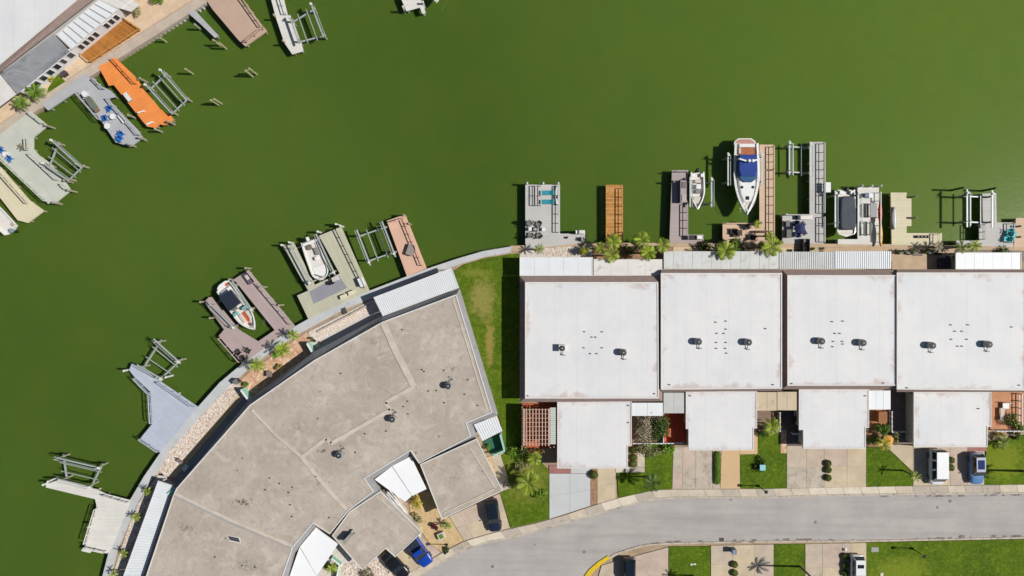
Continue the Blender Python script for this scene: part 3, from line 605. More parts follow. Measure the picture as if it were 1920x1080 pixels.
def dock(label, pts, m, rails=(), tall=(), rm=None, pm=None, group='boat docks', tallh=.9, deck=True, step=2.6, mid=True):
    cx, cy = sum(p[0] for p in pts) / len(pts), sum(p[1] for p in pts) / len(pts)
    t = thing('dock', label, 'dock', W(cx, cy, WZ), 0, group); p3 = px(pts, DZ)
    if deck: MB().prism(p3, DZ, DZ - .1).build('deck', m, t)
    fr = offset(p3, .12); mb = MB(); loop_beam(mb, fr, .1, .26, DZ - .235); mb.build('frame', m, t)
    ins = offset(p3, .3); n = len(ins)
    for i in range(n):
        a, b = ins[i], ins[(i+1) % n]; k = max(1, round((b - a).length / step))
        for j in range(k):
            c = a.lerp(b, j / k); MB().tube((c.x, c.y, -3.0), (c.x, c.y, DZ - .1), .12, .12, 6).build('piling', pm or M_pile, t)
    for x, y in tall:
        c = W(x, y, 0); MB().tube((c.x, c.y, -3.0), (c.x, c.y, tallh), .15, .14, 8).lathe((c.x, c.y, tallh), [(.16, 0), (.02, .14)], 8).build('mooring_piling', pm or M_pile, t)
    for r in rails: rail(t, *r, rm or m, mid=mid)
    return t
def dm(name, h, ang, amt=.16, w=.145): return mat(name, h, .85, .08, .5, .06, 9, board=(ang, w, min(amt, .16)))
M_d_tan = dm('dock_tan_brown', 'c2a694', 34); M_d_grey = dm('dock_cool_grey', 'b4b6ba', -60); M_d_or = mat('dock_orange_paint', 'f0924a', .8, .1, .6, .08, 6, board=(-52, .145, .14), stain=('d08a56', .8, .56, .76)); M_d_sage = dm('dock_sage_grey', 'c6c9bd', 40)
M_d_cream = dm('dock_cream', 'dbd2b4', 38); M_d_blue = dm('dock_blue_grey', 'b9c0ce', 48, .2); M_d_mauve = dm('dock_mauve', 'b5a3a0', 40); M_d_khaki = dm('dock_khaki', 'c1bfa9', 25)
M_d_pink = dm('dock_pink', 'dbb39c', 25); M_d_lite = dm('dock_light_grey', 'c4c2be', 90, .2); M_d_warm = dm('dock_warm_grey', 'b0a3a0', 90); M_d_sand = dm('dock_sand', 'd4b89e', 90)
M_d_wht = dm('dock_white', 'dddbd4', 90, .15); M_d_butter = dm('dock_butter', 'dad1b2', 90, .2); M_wood = mat('oiled_wood', 'c88f4c', .75, .22, 2.2, .18, 12)
d = dock('wide tan brown dock at the top edge, beside the narrow grey pier', [(378, -14), (398, 17), (447, 75), (460, 87), (501, 58), (452, 0), (440, -20)], M_d_tan, rails=[((456, -2), (494, 52)), ((494, 56), (464, 80))])
dock('small grey gangway jutting from the far quay beside the tan brown dock', [(350, 22), (366, 20), (410, 67), (403, 71), (378, 47)], M_d_grey, tall=[(370, 50)])
dock('narrow grey pier at the top edge carrying an empty boat lift', [(506, -10), (530, -10), (540, 30), (549, 36), (566, 84), (569, 96), (548, 102), (533, 80), (517, 32)], M_d_wht, rails=[((528, -5), (538, 28))], tall=[(517, 32), (534, 80)])
dock('pale dock cut by the top edge of the picture with a white ladder', [(748, -20), (753, 0), (762, 21), (787, 14), (792, 26), (798, 24), (794, 10), (790, 0), (784, -20)], M_d_wht, tall=[(757, 17), (794, 8)], pm=M_pilew)
d_or = dock('bright orange painted dock beside the far quay', [(184, 125), (216, 108), (252, 142), (267, 162), (300, 204), (322, 218), (324, 227), (308, 235), (299, 233), (292, 240), (275, 237), (213, 159), (204, 161), (196, 146)], M_d_or, rails=[((216, 112), (258, 158))], tall=[(268, 150), (320, 230), (296, 244)])
d_gr = dock('angled cool grey dock with blue chairs and white tables', [(78, 195), (90, 207), (137, 175), (145, 173), (173, 205), (192, 230), (217, 267), (245, 275), (268, 258), (257, 242), (202, 185), (218, 182), (208, 170), (193, 163), (182, 160), (160, 138)], M_d_grey, rails=[((206, 186), (264, 254)), ((149, 178), (190, 226)), ((180, 150), (198, 168))], tall=[(246, 272), (266, 260), (246, 218)])
d_sa = dock('broad sage grey deck with a curved inlet for a boat lift', [(57, 208), (90, 235), (62, 258), (62, 278), (72, 290), (93, 305), (120, 338), (133, 357), (102, 382), (90, 382), (-25, 272), (-8, 258)], M_d_sage, rails=[((60, 213), (86, 233)), ((54, 262), (55, 282)), ((60, 290), (112, 338)), ((120, 346), (130, 356)), ((4, 297), (90, 378))], tall=[(92, 237), (106, 381), (134, 358), (127, 340)])
d_cr = dock('cream deck at the left edge beside the partly seen boat', [(0, 312), (55, 375), (83, 395), (52, 418), (33, 413), (-10, 358), (-20, 330)], M_d_cream, rails=[((0, 320), (56, 382))])
d_m1 = dock('white L shaped dock by the lower left corner', [(86, 908), (110, 900), (155, 912), (180, 917), (198, 926), (245, 938), (207, 1033), (201, 1038), (172, 1032), (169, 1037), (152, 1033), (161, 1020), (181, 948), (178, 936), (86, 914)], M_d_wht, rails=[((184, 952), (164, 1016)), ((164, 1024), (200, 1032)), ((198, 927), (242, 940))], tall=[(88, 906), (97, 900), (172, 985)], pm=M_pilew)
d_m2 = dock('blue grey dock widening toward the seawall, second from the lower left', [(242, 694), (247, 682), (265, 690), (296, 712), (371, 763), (301, 849), (263, 822), (285, 795), (282, 735), (252, 707)], M_d_blue, rails=[((256, 709), (282, 736)), ((284, 738), (287, 792)), ((266, 822), (300, 845)), ((300, 716), (366, 762))], tall=[(238, 694), (300, 706), (316, 706)], pm=M_pilew)
d_m3 = dock('mauve U shaped dock around a white and orange boat', [(435, 526), (466, 506), (553, 611), (500, 650), (455, 682), (410, 630), (420, 618), (383, 566), (392, 557), (398, 557), (440, 608), (446, 617), (484, 640), (515, 619), (442, 528)], M_d_mauve, rails=[((468, 510), (550, 608)), ((414, 634), (452, 678))], tall=[(434, 524), (464, 503), (380, 566), (398, 596), (494, 538), (526, 572)], mid=False)
d_m4 = dock('khaki dock with a grey mat and a white fishing boat', [(530, 462), (552, 457), (590, 534), (637, 513), (598, 442), (640, 425), (693, 545), (578, 598), (557, 554), (578, 545)], M_d_khaki, rails=[((634, 430), (688, 540))], tall=[(531, 460), (545, 455), (598, 435), (632, 421), (640, 424)], pm=M_pilew)
MB().prism(px([(580, 547), (636, 516), (651, 540), (588, 570)], DZ), DZ + .012, DZ - .03).build('mat', mat('grey_mat', '93929a', .95, .06, .8, .06, 9), d_m4)
d_m5 = dock('salmon pink dock with a brown storage box', [(725, 414), (757, 403), (762, 407), (800, 503), (763, 518)], M_d_pink, rails=[((758, 410), (794, 498)), ((729, 420), (754, 412))], tall=[(758, 404), (768, 420)])
d_r1 = dock('light grey L shaped dock with turquoise loungers and a fire pit', [(985, 346), (1050, 346), (1050, 438), (1082, 438), (1082, 432), (1097, 432), (1097, 455.5), (1086, 456.5), (985, 467)], M_d_lite, rails=[((1047, 350), (1047, 436)), ((1014, 349), (1014, 386)), ((1004, 349), (1004, 386))], tall=[(988, 345), (1018, 345), (1046, 345)], pm=M_pilew)
d_r2 = dock('narrow oiled wood dock with a rail along its right side', [(1136, 346), (1168, 346), (1168, 457), (1137, 457)], M_wood, deck=False, rails=[((1165, 354), (1165, 452))])
for i in range(41):
    y = 346.4 + i * 2.7; a, b = W(1136, y, DZ), W(1168, y + 2.5, DZ); zz = random.uniform(-.006, .006)
    MB().prism([(a.x + random.uniform(-.03, .03), a.y), (b.x, a.y), (b.x, b.y), (a.x, b.y)], DZ + zz, DZ - .05 + zz).build('board', [M_wood, mat('oiled_wood_dark', 'b87f42', .75, .22, 2.2, .18, 12), mat('oiled_wood_pale', 'd39c5c', .75, .22, 2.2, .18, 12)][random.choice((0, 0, 1, 2))], d_r2)
d_r3 = dock('warm grey dock beside the small white console boat', [(1260, 319), (1290, 319), (1290, 440), (1319, 440), (1319, 456.5), (1255, 456.5)], M_d_warm, rails=[((1286, 384), (1286, 443)), ((1264, 323), (1287, 323))], tall=[(1261, 342)])
d_r4 = dock('sand coloured dock running beside the large blue cockpit yacht', [(1424, 271), (1450, 271), (1450, 457), (1355, 457), (1355, 418), (1424, 418)], M_d_sand, rails=[((1447, 276), (1447, 318)), ((1447, 320), (1447, 450)), ((1357, 420), (1422, 420))], rm=M_d_sand)
d_r5 = dock('white grey dock with a square seating platform and navy parasol', [(1518, 266), (1544, 266), (1544, 457), (1467, 457), (1467, 402), (1518, 402)], M_d_lite, rails=[((1541, 270), (1541, 400)), ((1541, 408), (1541, 454)), ((1469, 404), (1516, 404))], tall=[(1470, 403)], pm=M_pilew)
d_r6 = dock('white dock crowded with gear between the covered pontoon boat and kayaks', [(1608, 351), (1648, 351), (1648, 458.5), (1571, 458), (1571, 448.5), (1608, 448.5)], M_d_wht, rails=[((1645, 362), (1645, 454)), ((1611, 372), (1611, 416))], tall=[(1611, 350), (1629, 350), (1646, 350)], pm=M_pilew)
d_r7 = dock('butter coloured L shaped dock with a silver canoe and four pots', [(1670, 361), (1700, 361), (1700, 372), (1709, 372), (1709, 424), (1700, 424), (1700, 437), (1766, 437), (1766, 460), (1672, 459)], M_d_butter, rails=[((1755, 439), (1755, 457))], tall=[(1711, 369), (1711, 409)])
d_r8 = dock('white dock with turquoise chairs near the right edge', [(1842, 363), (1868, 362), (1869, 417), (1900, 417), (1900, 463), (1793, 460), (1793, 451), (1836, 451), (1836, 418), (1843, 418)], M_d_lite, rails=[((1893, 420), (1893, 455)), ((1839, 422), (1839, 449))])
d_r9 = dock('tan dock cut by the right edge of the picture', [(1905, 409), (1970, 408), (1970, 464), (1901, 463)], M_d_sand, tall=[(1905, 425), (1905, 445)])
# ---------------------------------------------------------------- boat lifts
def lift(label, a, b, c, d_, zt=1.15, zc=.1, bunks=2, ext=.6):
    """a-b and d-c are the top beams, a-d and b-c the cradle cross beams (pixels on the level of the beams)"""
    A3, B3, C3, D3 = [W(*p, zt) for p in (a, b, c, d_)]; ctr = (A3 + B3 + C3 + D3) / 4
    t = thing('boat_lift', label, 'boat lift', (ctr.x, ctr.y, WZ), 0, 'boat lifts')
    for p, q in ((A3, B3), (D3, C3)):
        e = (q - p).normalized() * ext
        MB().beam(p - e, q + e, .2, .16).build('top_beam', M_alu, t); o = (q - p).normalized().cross(Vector((0, 0, 1))) * .3
        MB().tube(p - e + o + Vector((0, 0, .16)), q + o + Vector((0, 0, .16)), .045, .045, 6).build('drive_shaft', M_alu, t)
        MB().box(q + e * .4 + Vector((0, 0, .22)), (.3, .3, .26)).build('motor', M_pilew, t)
        for s in (p, q): MB().tube((s.x, s.y, -3), (s.x, s.y, zt - .08), .15, .13, 8).build('piling', M_pile, t)
    for p, q in ((A3, D3), (B3, C3)):
        u = (q - p); u.z = 0; un = u.normalized(); p2, q2 = Vector((p.x, p.y, zc)) - un * .25, Vector((q.x, q.y, zc)) + un * .25
        MB().beam(p2, q2, .18, .2).build('cross_beam', M_alu, t)
        for s in (p, q): MB().tube((s.x + .12, s.y + .12, zc), (s.x + .12, s.y + .12, zt), .025, .025, 5).build('cable', M_bunk, t)
    for k in range(bunks):
        f = .3 + .4 * k / max(1, bunks - 1); p, q = A3.lerp(D3, f), B3.lerp(C3, f); e = (q - p).normalized() * .5
        MB().beam(Vector((p.x, p.y, zc + .22)) - e, Vector((q.x, q.y, zc + .22)) + e, .1, .14).build('bunk', M_alu, t)
    for s in (A3, B3):                                     # guide posts
        MB().tube((s.x, s.y, zt), (s.x + .1, s.y, zt + .9), .05, .05, 6).build('guide_post', M_pilew, t)
    return t
lift('empty boat lift on the narrow grey pier at the top edge', (604, 62), (585, 12), (545, 36), (558, 74))
lift('empty boat lift moored to the orange dock', (345, 182), (304, 135), (276, 162), (318, 208))
lift('empty boat lift in the inlet of the sage grey deck', (147, 309), (100, 266), (84, 308), (122, 334))
lift('empty boat lift at the tip of the blue grey dock', (294, 641), (333, 676), (299, 708), (264, 688))
lift('empty boat lift on the white L shaped dock by the lower left corner', (110, 859), (183, 876), (165, 912), (116, 900))
lift('empty boat lift beside the salmon pink dock', (673, 441), (691, 488), (738, 472), (720, 425), ext=.8)
lift('empty boat lift on the white grey dock right of the yacht', (1480, 320), (1480, 272), (1519, 274), (1519, 322))
lift('empty boat lift on the white dock near the right edge', (1813, 415), (1813, 366), (1860, 368), (1860, 416), ext=.8)
lift('boat lift carrying the small white console boat', (1334, 380), (1334, 340), (1294, 340), (1294, 380), zt=.8, zc=-.55)
lift('boat lift carrying the large blue cockpit yacht', (1365, 340), (1365, 294), (1428, 294), (1428, 340), zt=1.2, zc=-.9)
lift('boat lift carrying the white fishing boat', (547, 466), (580, 528), (625, 508), (596, 446), zt=.9, zc=-.55)
lift('boat lift carrying the white and orange boat', (396, 572), (436, 612), (470, 578), (440, 534), zt=.9, zc=-.55)
lift('boat lift carrying the covered pontoon boat', (1566, 418), (1566, 366), (1609, 366), (1609, 418), zt=1.3, zc=-.35)
# loose mooring pilings in the water
M_barn = mat('barnacled_piling', 'b3ae86', .9, .3, 3, .2, 10); M_black = mat('tarred_piling', '2b2a26', .8, .2, 2, .1, 9)
def pilings(label, bases, top=1.5, m=M_barn):
    t = thing('mooring_piling', label, 'piling', W(*bases[0], WZ), 0, 'mooring pilings')
    for x, y in bases:
        c = W(x, y, WZ); MB().tube((c.x, c.y, -3), (c.x + random.uniform(-.08, .08), c.y, top), .15, .13, 8).build('post', m, t)
    if len(bases) > 1: a, b = W(*bases[0], WZ), W(*bases[1], WZ); MB().beam((a.x, a.y, top - .3), (b.x, b.y, top - .3), .1, .2).build('cross_brace', m, t)
pilings('single slim piling in the water just off the far quay wall', [(312, 79)], .6)
pilings('lone piling in open water above the orange dock lift', [(362, 139)], 1.2)
pilings('pair of pilings standing alone in open water, upper left', [(474, 144), (482, 140)], 1.6)
pilings('pair of pilings in the water right of the orange dock lift', [(410, 197), (416, 195)], 1.4)
pilings('pair of pilings below the small grey gangway', [(424, 92), (414, 86)], 1.2)
pilings('black piling left of the white dock near the right edge', [(1783, 357)], 1.6, M_black); pilings('black piling above the white dock near the right edge', [(1841, 358)], 1.6, M_black)

# ---------------------------------------------------------------- boats
M_gel = mat('white_gelcoat', 'e9e9e6', .25, .03, .6, .03, 8, spec=.5, coat=.3); M_deckw = mat('boat_deck', 'dcd8d0', .6, .06, 1, .06, 9); M_navy = mat('navy_canvas', '222a3c', .85, .12, 1.2, .1, 8)
M_teak = mat('teak_deck', 'b06a44', .7, .2, 2, .15, 10); M_cush = mat('cream_cushion', 'cfc5bd', .8, .08, 1.5, .08, 9); M_motor = mat('outboard_black', '24262a', .4, .1, 2, .05, 9); M_blue = mat('blue_canvas', '1f3f8f', .75, .15, 1.1, .1, 7)
M_orange = mat('orange_vinyl', 'c8613a', .6, .12, 1.5, .1, 8); M_gtop = mat('dark_cover', '4a4f58', .8, .15, .9, .1, 7); M_tint = mat('aqua_windscreen', '7fb3b0', .15, .05, 1, .03, 8, spec=.6)
def hull_mesh(L, B, Hh, d=.35, bow=.45, gun=.16, stern=.92, n=18, point=2.3):
    o, dk = MB(), MB(); rows = []
    for i in range(n + 1):
        t = i / n; y = -L / 2 + L * t
        w = B / 2 * (stern + (1 - stern) * min(1, t / .35)) if t < 1 - bow else B / 2 * max(.015, 1 - ((t - 1 + bow) / bow) ** point)
        sh = Hh * (1 + .12 * t * t); kz = 0 if t < .75 else Hh * .75 * ((t - .75) / .25) ** 2; g = min(gun, w * .6)
        ch = max(kz, .3 * Hh + .3 * Hh * t * t)
        rows.append([(0, kz), (w * .8, ch), (w, sh), (w - g, sh + .02), (w - g, sh - d * (1 if t < .9 else .3))] + [y])
    vs = []
    for r in rows:
        y = r[5]
        for s in (1, -1):
            for x, z in r[:5]: vs.append((s * x, y, z))
    fs = []
    for i in range(n):
        a, b = i * 10, i * 10 + 10
        for k in range(4):
            fs.append((a + k, b + k, b + k + 1, a + k + 1)); fs.append((a + 5 + k, a + 6 + k, b + 6 + k, b + 5 + k))
    fs.append((0, 1, 2, 3, 4, 9, 8, 7, 6, 5)); o.add(vs, fs)
    dv = []; df = []
    for r in rows: dv += [(r[4][0] + .02, r[5], r[4][1]), (-r[4][0] - .02, r[5], r[4][1])]
    for i in range(n): df.append((2*i, 2*i+2, 2*i+3, 2*i+1)[::-1])
    dk.add(dv, df); return o, dk
def boat(name, label, c, bow_to, z, L, B, Hh, **k):
    p, q = W(*c, z + Hh), W(*bow_to, z + Hh); ang = math.atan2(q.y - p.y, q.x - p.x) - math.pi / 2
    t = thing(name, label, 'boat', (p.x, p.y, z), ang); ROOT[t.name] = (0, 0, 0)
    o, dk = hull_mesh(L, B, Hh, **k); h_ = o.build('hull', M_gel, t, True); dk.build('deck', M_deckw, t)
    try:
        md = h_.modifiers.new('edge', 'EDGE_SPLIT'); md.split_angle = R(40)
    except Exception: pass
    return t
def rbox(t, name, c, d, m, rz=0, rx=0, taper=1.0, bev=.04):
    o = MB().box((0, 0, 0), d, 0, 0, 0, taper).build(name, m, t); o.location = c; o.rotation_euler = (rx, 0, rz)
    b = o.modifiers.new('bevel', 'BEVEL'); b.width = bev; b.segments = 2; return o
def outboard(t, y, x=0, z=.8, m=None):
    mo = rbox(t, 'outboard_motor', (x, y, z + .25), (.42, .6, .55), m or M_motor, bev=.12); MB().box((x, y - .05, z - .5), (.16, .3, 1.1)).build('motor_leg', M_motor, t); return mo
# large yacht, bow to the seawall
Y = boat('motor_yacht', 'large white motor yacht with blue cockpit cover, bow toward the white houses', (1400, 330), (1400, 420), -.5, 10.0, 3.6, 1.75, d=.25, bow=.6, point=2.3, gun=.3)
for o in Y.children: o.location.y = .45
def plan(t, name, pts, z1, z0, m, inset=0, bev=.06, z1b=None):
    o = MB().prism(pts, z1, z0).build(name, m, t); b = o.modifiers.new('bevel', 'BEVEL'); b.width = bev; b.segments = 2; b.limit_method = 'ANGLE'; return o
def oval(w, y0, y1, n=12, sq=2.4):
    out = []
    for i in range(n * 2):
        a = math.pi * i / n; ca, sa = math.cos(a), math.sin(a)
        out.append((w * abs(ca) ** (2 / sq) * (1 if ca > 0 else -1), (y0 + y1) / 2 + (y1 - y0) / 2 * abs(sa) ** (2 / sq) * (1 if sa > 0 else -1)))
    return out
plan(Y, 'coachroof', [(1.15, -.6), (1.2, 1.0), (.95, 2.6), (.5, 3.7), (-.5, 3.7), (-.95, 2.6), (-1.2, 1.0), (-1.15, -.6)], 2.05, 1.4, M_gel, bev=.2)
plan(Y, 'windscreen', [(1.3, -2.9), (1.38, -.6), (1.12, .5), (.55, .95), (-.55, .95), (-1.12, .5), (-1.38, -.6), (-1.3, -2.9)], 2.3, 1.5, mat('smoked_windscreen', '3a5f86', .2, .2, 1.5, .05, 7, spec=.6), bev=.12)
plan(Y, 'cockpit_cover', [(1.22, -2.85), (1.28, -.8), (1.02, .15), (-1.02, .15), (-1.28, -.8), (-1.22, -2.85)], 2.46, 2.2, M_blue, bev=.1)
plan(Y, 'radar_arch', [(1.4, -2.3), (1.4, -2.05), (.6, -1.8), (-.6, -1.8), (-1.4, -2.05), (-1.4, -2.3), (-.6, -2.05), (.6, -2.05)], 2.95, 2.78, M_gel, bev=.05)
for s in (-1, 1): MB().beam((s * 1.38, -2.2, 1.7), (s * 1.38, -2.2, 2.9), .1, .25).build('arch_leg', M_gel, Y)
for x in (-.42, .1): MB().lathe((x, -1.9, 2.95), [(.24, 0), (.24, .12), (.1, .22), (.02, .24)], 12).build('radar_dome', M_gel, Y, True)
plan(Y, 'aft_cockpit', [(1.15, -4.0), (1.15, -2.95), (-1.15, -2.95), (-1.15, -4.0)], 1.66, 1.45, M_teak, bev=.03)
rbox(Y, 'aft_seat', (0, -4.22, 1.72), (2.2, .5, .4), M_gel, bev=.1); rbox(Y, 'side_seat', (1.0, -3.5, 1.75), (.3, .8, .3), M_cush, bev=.08)
plan(Y, 'swim_platform', [(1.6, -4.4), (1.45, -5.0), (.9, -5.4), (-.9, -5.4), (-1.45, -5.0), (-1.6, -4.4)], 1.05, .8, M_gel, bev=.05); plan(Y, 'platform_teak', [(1.4, -4.58), (1.25, -4.95), (.8, -5.25), (-.8, -5.25), (-1.25, -4.95), (-1.4, -4.58)], 1.08, .95, mat('pink_teak', 'b98a7e', .7, .15, 2, .1, 10), bev=.02)
for x in (-.75, .75): MB().lathe((x, 1.6, 1.98), [(.2, 0), (.2, .1), (.16, .12)], 12).build('deck_hatch', M_glass, Y)
rbox(Y, 'bow_hatch', (0, 3.1, 2.06), (.5, .5, .1), M_glass, bev=.03)
mb = MB()
for s in (-1, 1):
    pts = [(s * 1.45, .3, 2.35), (s * 1.3, 2.2, 2.45), (s * .8, 3.9, 2.55), (s * .1, 5.05, 2.6)]
    for a, b in zip(pts, pts[1:]): mb.tube(a, b, .025, .025, 5)
    for p in pts: mb.tube((p[0], p[1], 1.8), p, .02, .02, 5)
mb.build('bow_rail', M_alu, Y); rbox(Y, 'anchor', (0, 5.0, 2.05), (.16, .7, .14), M_alu, bev=.03)
# small console boat
c = boat('console_boat', 'small white centre console boat with black outboard beside the warm grey dock', (1308, 358), (1308, 395), -.3, 5.3, 2.05, .95, d=.4, bow=.5, point=1.7)
outboard(c, -2.85, 0, .75); rbox(c, 'console', (0, -.55, 1.0), (.7, .7, .9), M_gel, bev=.08); rbox(c, 'seat', (0, -1.35, .85), (.85, .5, .55), M_cush, bev=.08); rbox(c, 'steering_wheel', (0, -.98, 1.4), (.36, .08, .36), M_motor, bev=.03); rbox(c, 'instrument_cover', (0, .1, .95), (.7, .5, .5), mat('grey_vinyl', '8d8a84', .8, .1, 2, .1, 9), bev=.06); rbox(c, 'bow_cushion', (0, 1.25, .72), (1.0, 1.0, .2), M_cush, bev=.08)
for s in (-1, 1): rbox(c, 'stern_seat', (s * .65, -2.2, .8), (.45, .5, .35), M_gel, bev=.06)
# fishing boat in the khaki dock
c = boat('fishing_boat', 'white open fishing boat with a white outboard in the khaki dock', (592, 488), (606, 526), -.3, 5.9, 2.5, .95, d=.3, bow=.3, point=3.6)
outboard(c, -3.15, 0, .8, M_gel); rbox(c, 'rod_rack', (-.5, -1.15, .78), (.5, 1.0, .5), mat('grey_gear', '8b8c8a', .7, .2, 4, .2, 12), bev=.05); rbox(c, 'helm_seat', (.25, -2.0, .82), (.75, .65, .5), mat('brown_seat', '7d7468', .8, .2, 3, .15, 9), bev=.1); rbox(c, 'console', (-.2, -.2, .85), (.5, .45, .7), M_gel, bev=.07)
rbox(c, 'transom_box', (0, -2.6, .85), (2.0, .4, .45), M_gel, bev=.06); rbox(c, 'trolling_motor', (.35, 2.2, 1.0), (.12, 1.1, .12), M_motor, rz=.9, bev=.03); rbox(c, 'casting_deck', (0, 1.6, .72), (1.7, 1.5, .14), M_gel, bev=.04)
# bowrider with navy bimini
c = boat('bowrider_boat', 'white and orange bowrider with a navy bimini top in the mauve dock', (448, 578), (480, 622), -.3, 7.4, 2.6, 1.05, d=.4, bow=.5, point=3.0)
rbox(c, 'bimini_top', (-.05, -1.35, 2.25), (2.05, 2.35, .08), M_navy, bev=.04)
for sx in (-1, 1):
    for sy in (-2.2, -.4): MB().tube((sx * 1.1, -1.3, .95), (sx * .95, sy, 2.22), .025, .025, 5).build('bimini_pole', M_alu, c)
rbox(c, 'windscreen', (.75, .45, 1.25), (.75, .4, .45), M_tint, bev=.05); rbox(c, 'windscreen', (-.75, .45, 1.25), (.75, .4, .45), M_tint, bev=.05); plan(c, 'swim_platform', [(1.15, -3.5), (1.0, -4.1), (.5, -4.35), (-.5, -4.35), (-1.0, -4.1), (-1.15, -3.5)], .75, .5, M_gel, bev=.05)
rbox(c, 'swim_pad', (-.55, -3.75, .77), (.6, .4, .06), M_orange, bev=.02); rbox(c, 'helm_seat', (.5, -.35, 1.0), (.6, .55, .6), M_bunk, bev=.08); rbox(c, 'bow_floor', (0, 1.5, .74), (.45, 1.6, .06), M_orange, bev=.02)
for s in (-1, 1): rbox(c, 'bow_seat', (s * .52, 1.45, .85), (.42, 1.3, .3), M_cush, bev=.08)
rbox(c, 'bow_pad', (0, 2.75, .98), (.4, .45, .06), mat('brown_pad', '7a5a50', .8, .1, 2, .1, 9), bev=.02); rbox(c, 'engine_cover', (0, -2.95, .95), (1.7, .7, .35), M_gel, bev=.08)
# covered pontoon boat
c = boat('pontoon_boat', 'pontoon boat under a charcoal cover, bow toward the seawall', (1587, 400), (1587, 440), .0, 6.6, 2.6, .8, d=.2, bow=.14, point=3.5)
plan(c, 'boat_cover', [(1.02, -2.0), (1.12, 0), (1.1, 2.0), (.8, 2.35), (-.8, 2.35), (-1.1, 2.0), (-1.12, 0), (-1.02, -2.0), (-.7, -2.35), (.7, -2.35)], 1.42, .8, M_gtop, bev=.3); outboard(c, -3.35, -.05, .6, M_motor)
for y in (-1.2, -.5, .2, .9, 1.6): rbox(c, 'cover_vent', (0, y, 1.43), (.14, .14, .06), M_motor, bev=.02)
rbox(c, 'stern_seat', (.75, -2.9, .9), (.6, .5, .3), M_gel, bev=.06); rbox(c, 'stern_seat', (-.75, -2.9, .9), (.6, .5, .3), M_gel, bev=.06)
# boats cut by the frame
c = boat('docked_boat', 'white boat with grey blue motor cut by the left edge of the picture', (-14, 397), (-60, 350), -.3, 7, 2.5, 1.0)
outboard(c, -3.7, 0, .7, mat('blue_grey_motor', '7f93a3', .4, .1, 2, .05, 9)); rbox(c, 'swim_pad', (.8, -3.2, .98), (.4, .5, .06), M_tan, bev=.02)
c = boat('docked_boat', 'white boat showing only its tip at the top edge of the picture', (818, -34), (818, 10), -.3, 5.8, 2.3, 1.0)
# canoe and kayaks
def kayak(name, label, c, L, B, m, z, rz=0, cat='kayak'):
    p = W(*c, z + .3); t = thing(name, label, cat, (p.x, p.y, z), rz); ROOT[t.name] = (0, 0, 0); mb = MB(); n = 14; vs = []; fs = []
    for i in range(n + 1):
        u = i / n; w = B / 2 * max(.03, (math.sin(math.pi * u)) ** .6); y = -L / 2 + L * u
        for k in range(8): a = 2 * math.pi * k / 8; vs.append((w * math.cos(a), y, .18 + .17 * math.sin(a) + .06 * abs(2 * u - 1) ** 2))
    for i in range(n):
        for k in range(8): fs.append((i*8 + k, i*8 + (k+1) % 8, i*8 + 8 + (k+1) % 8, i*8 + 8 + k)[::-1])
    fs += [tuple(range(8)), tuple(range(n*8, n*8+8))[::-1]]
    mb.add(vs, fs).build('hull', m, t, True)
    return t
k_ = kayak('kayak', 'red kayak hung on the side of the white gear dock', (1651, 399), 3.2, .62, mat('red_plastic', 'd8402a', .4, .08, 1, .05, 8), .5); rbox(k_, 'seat', (0, -.3, .34), (.22, .35, .06), M_motor, bev=.05)
k_ = kayak('kayak', 'yellow kayak hung on the side of the white gear dock', (1652, 441), 3.1, .6, mat('yellow_plastic', 'e0a512', .4, .08, 1, .05, 8), .5); rbox(k_, 'seat', (0, -.3, .34), (.22, .35, .06), M_motor, bev=.05)
k_ = kayak('canoe', 'silver canoe lying along the edge of the butter coloured dock', (1677, 409), 3.2, .85, mat('silver_hull', 'b8b8b4', .5, .2, 4, .12, 10, metal=.2), DZ, cat='canoe'); rbox(k_, 'cradle', (0, 0, .04), (.8, .3, .08), M_bunk); rbox(k_, 'keel_strip', (0, 0, .36), (.06, 2.6, .04), M_alu, bev=.01)
k_ = kayak('kayak', 'white kayak stored along the rail of the light grey L shaped dock', (1044, 366), 2.8, .6, M_gel, DZ + .02); rbox(k_, 'seat', (0, -.3, .34), (.22, .35, .06), M_motor, bev=.05)
# ---------------------------------------------------------------- rooftop air conditioners
M_ac = mat('ac_casing', '9a9c9a', .6, .12, 2, .1, 10); M_fan = mat('ac_fan_guard', '33363a', .6, .1, 3, .1, 10)
def ac_proto(round_=True):
    r = proto('air_conditioner')
    for s in (-1, 1): MB().box((0, s * .36, .06), (1.1, .1, .12)).build('rail', M_ac, r)
    if round_: cs = MB().lathe((0, 0, .12), [(.47, 0), (.47, .72), (.43, .78)], 16).build('casing', M_ac, r, False)
    else: cs = MB().box((0, 0, .5), (.85, .95, .76)).build('casing', M_pan3, r)
    g = MB().lathe((0, 0, .9), [(.4, -.02), (.4, .02), (.3, .045)], 16).build('fan_guard', M_fan, cs)
    MB().lathe((0, 0, .94), [(.13, 0), (.13, .05), (.05, .07)], 10).build('fan_hub', M_ac, cs)
    mb = MB(); pts = [(.1, -.4, .3), (.1, -.8, .2), (-.15, -.95, .06), (.5, -1.0, .05)]
    for a, b in zip(pts, pts[1:]): mb.tube(a, b, .045, .045, 6)
    mb.build('pipe', M_vent, r); MB().box((.35, -1.0, .1), (.35, .14, .18)).build('disconnect_box', M_ac, r)
    return r
AC1, AC2 = ac_proto(True), ac_proto(False)
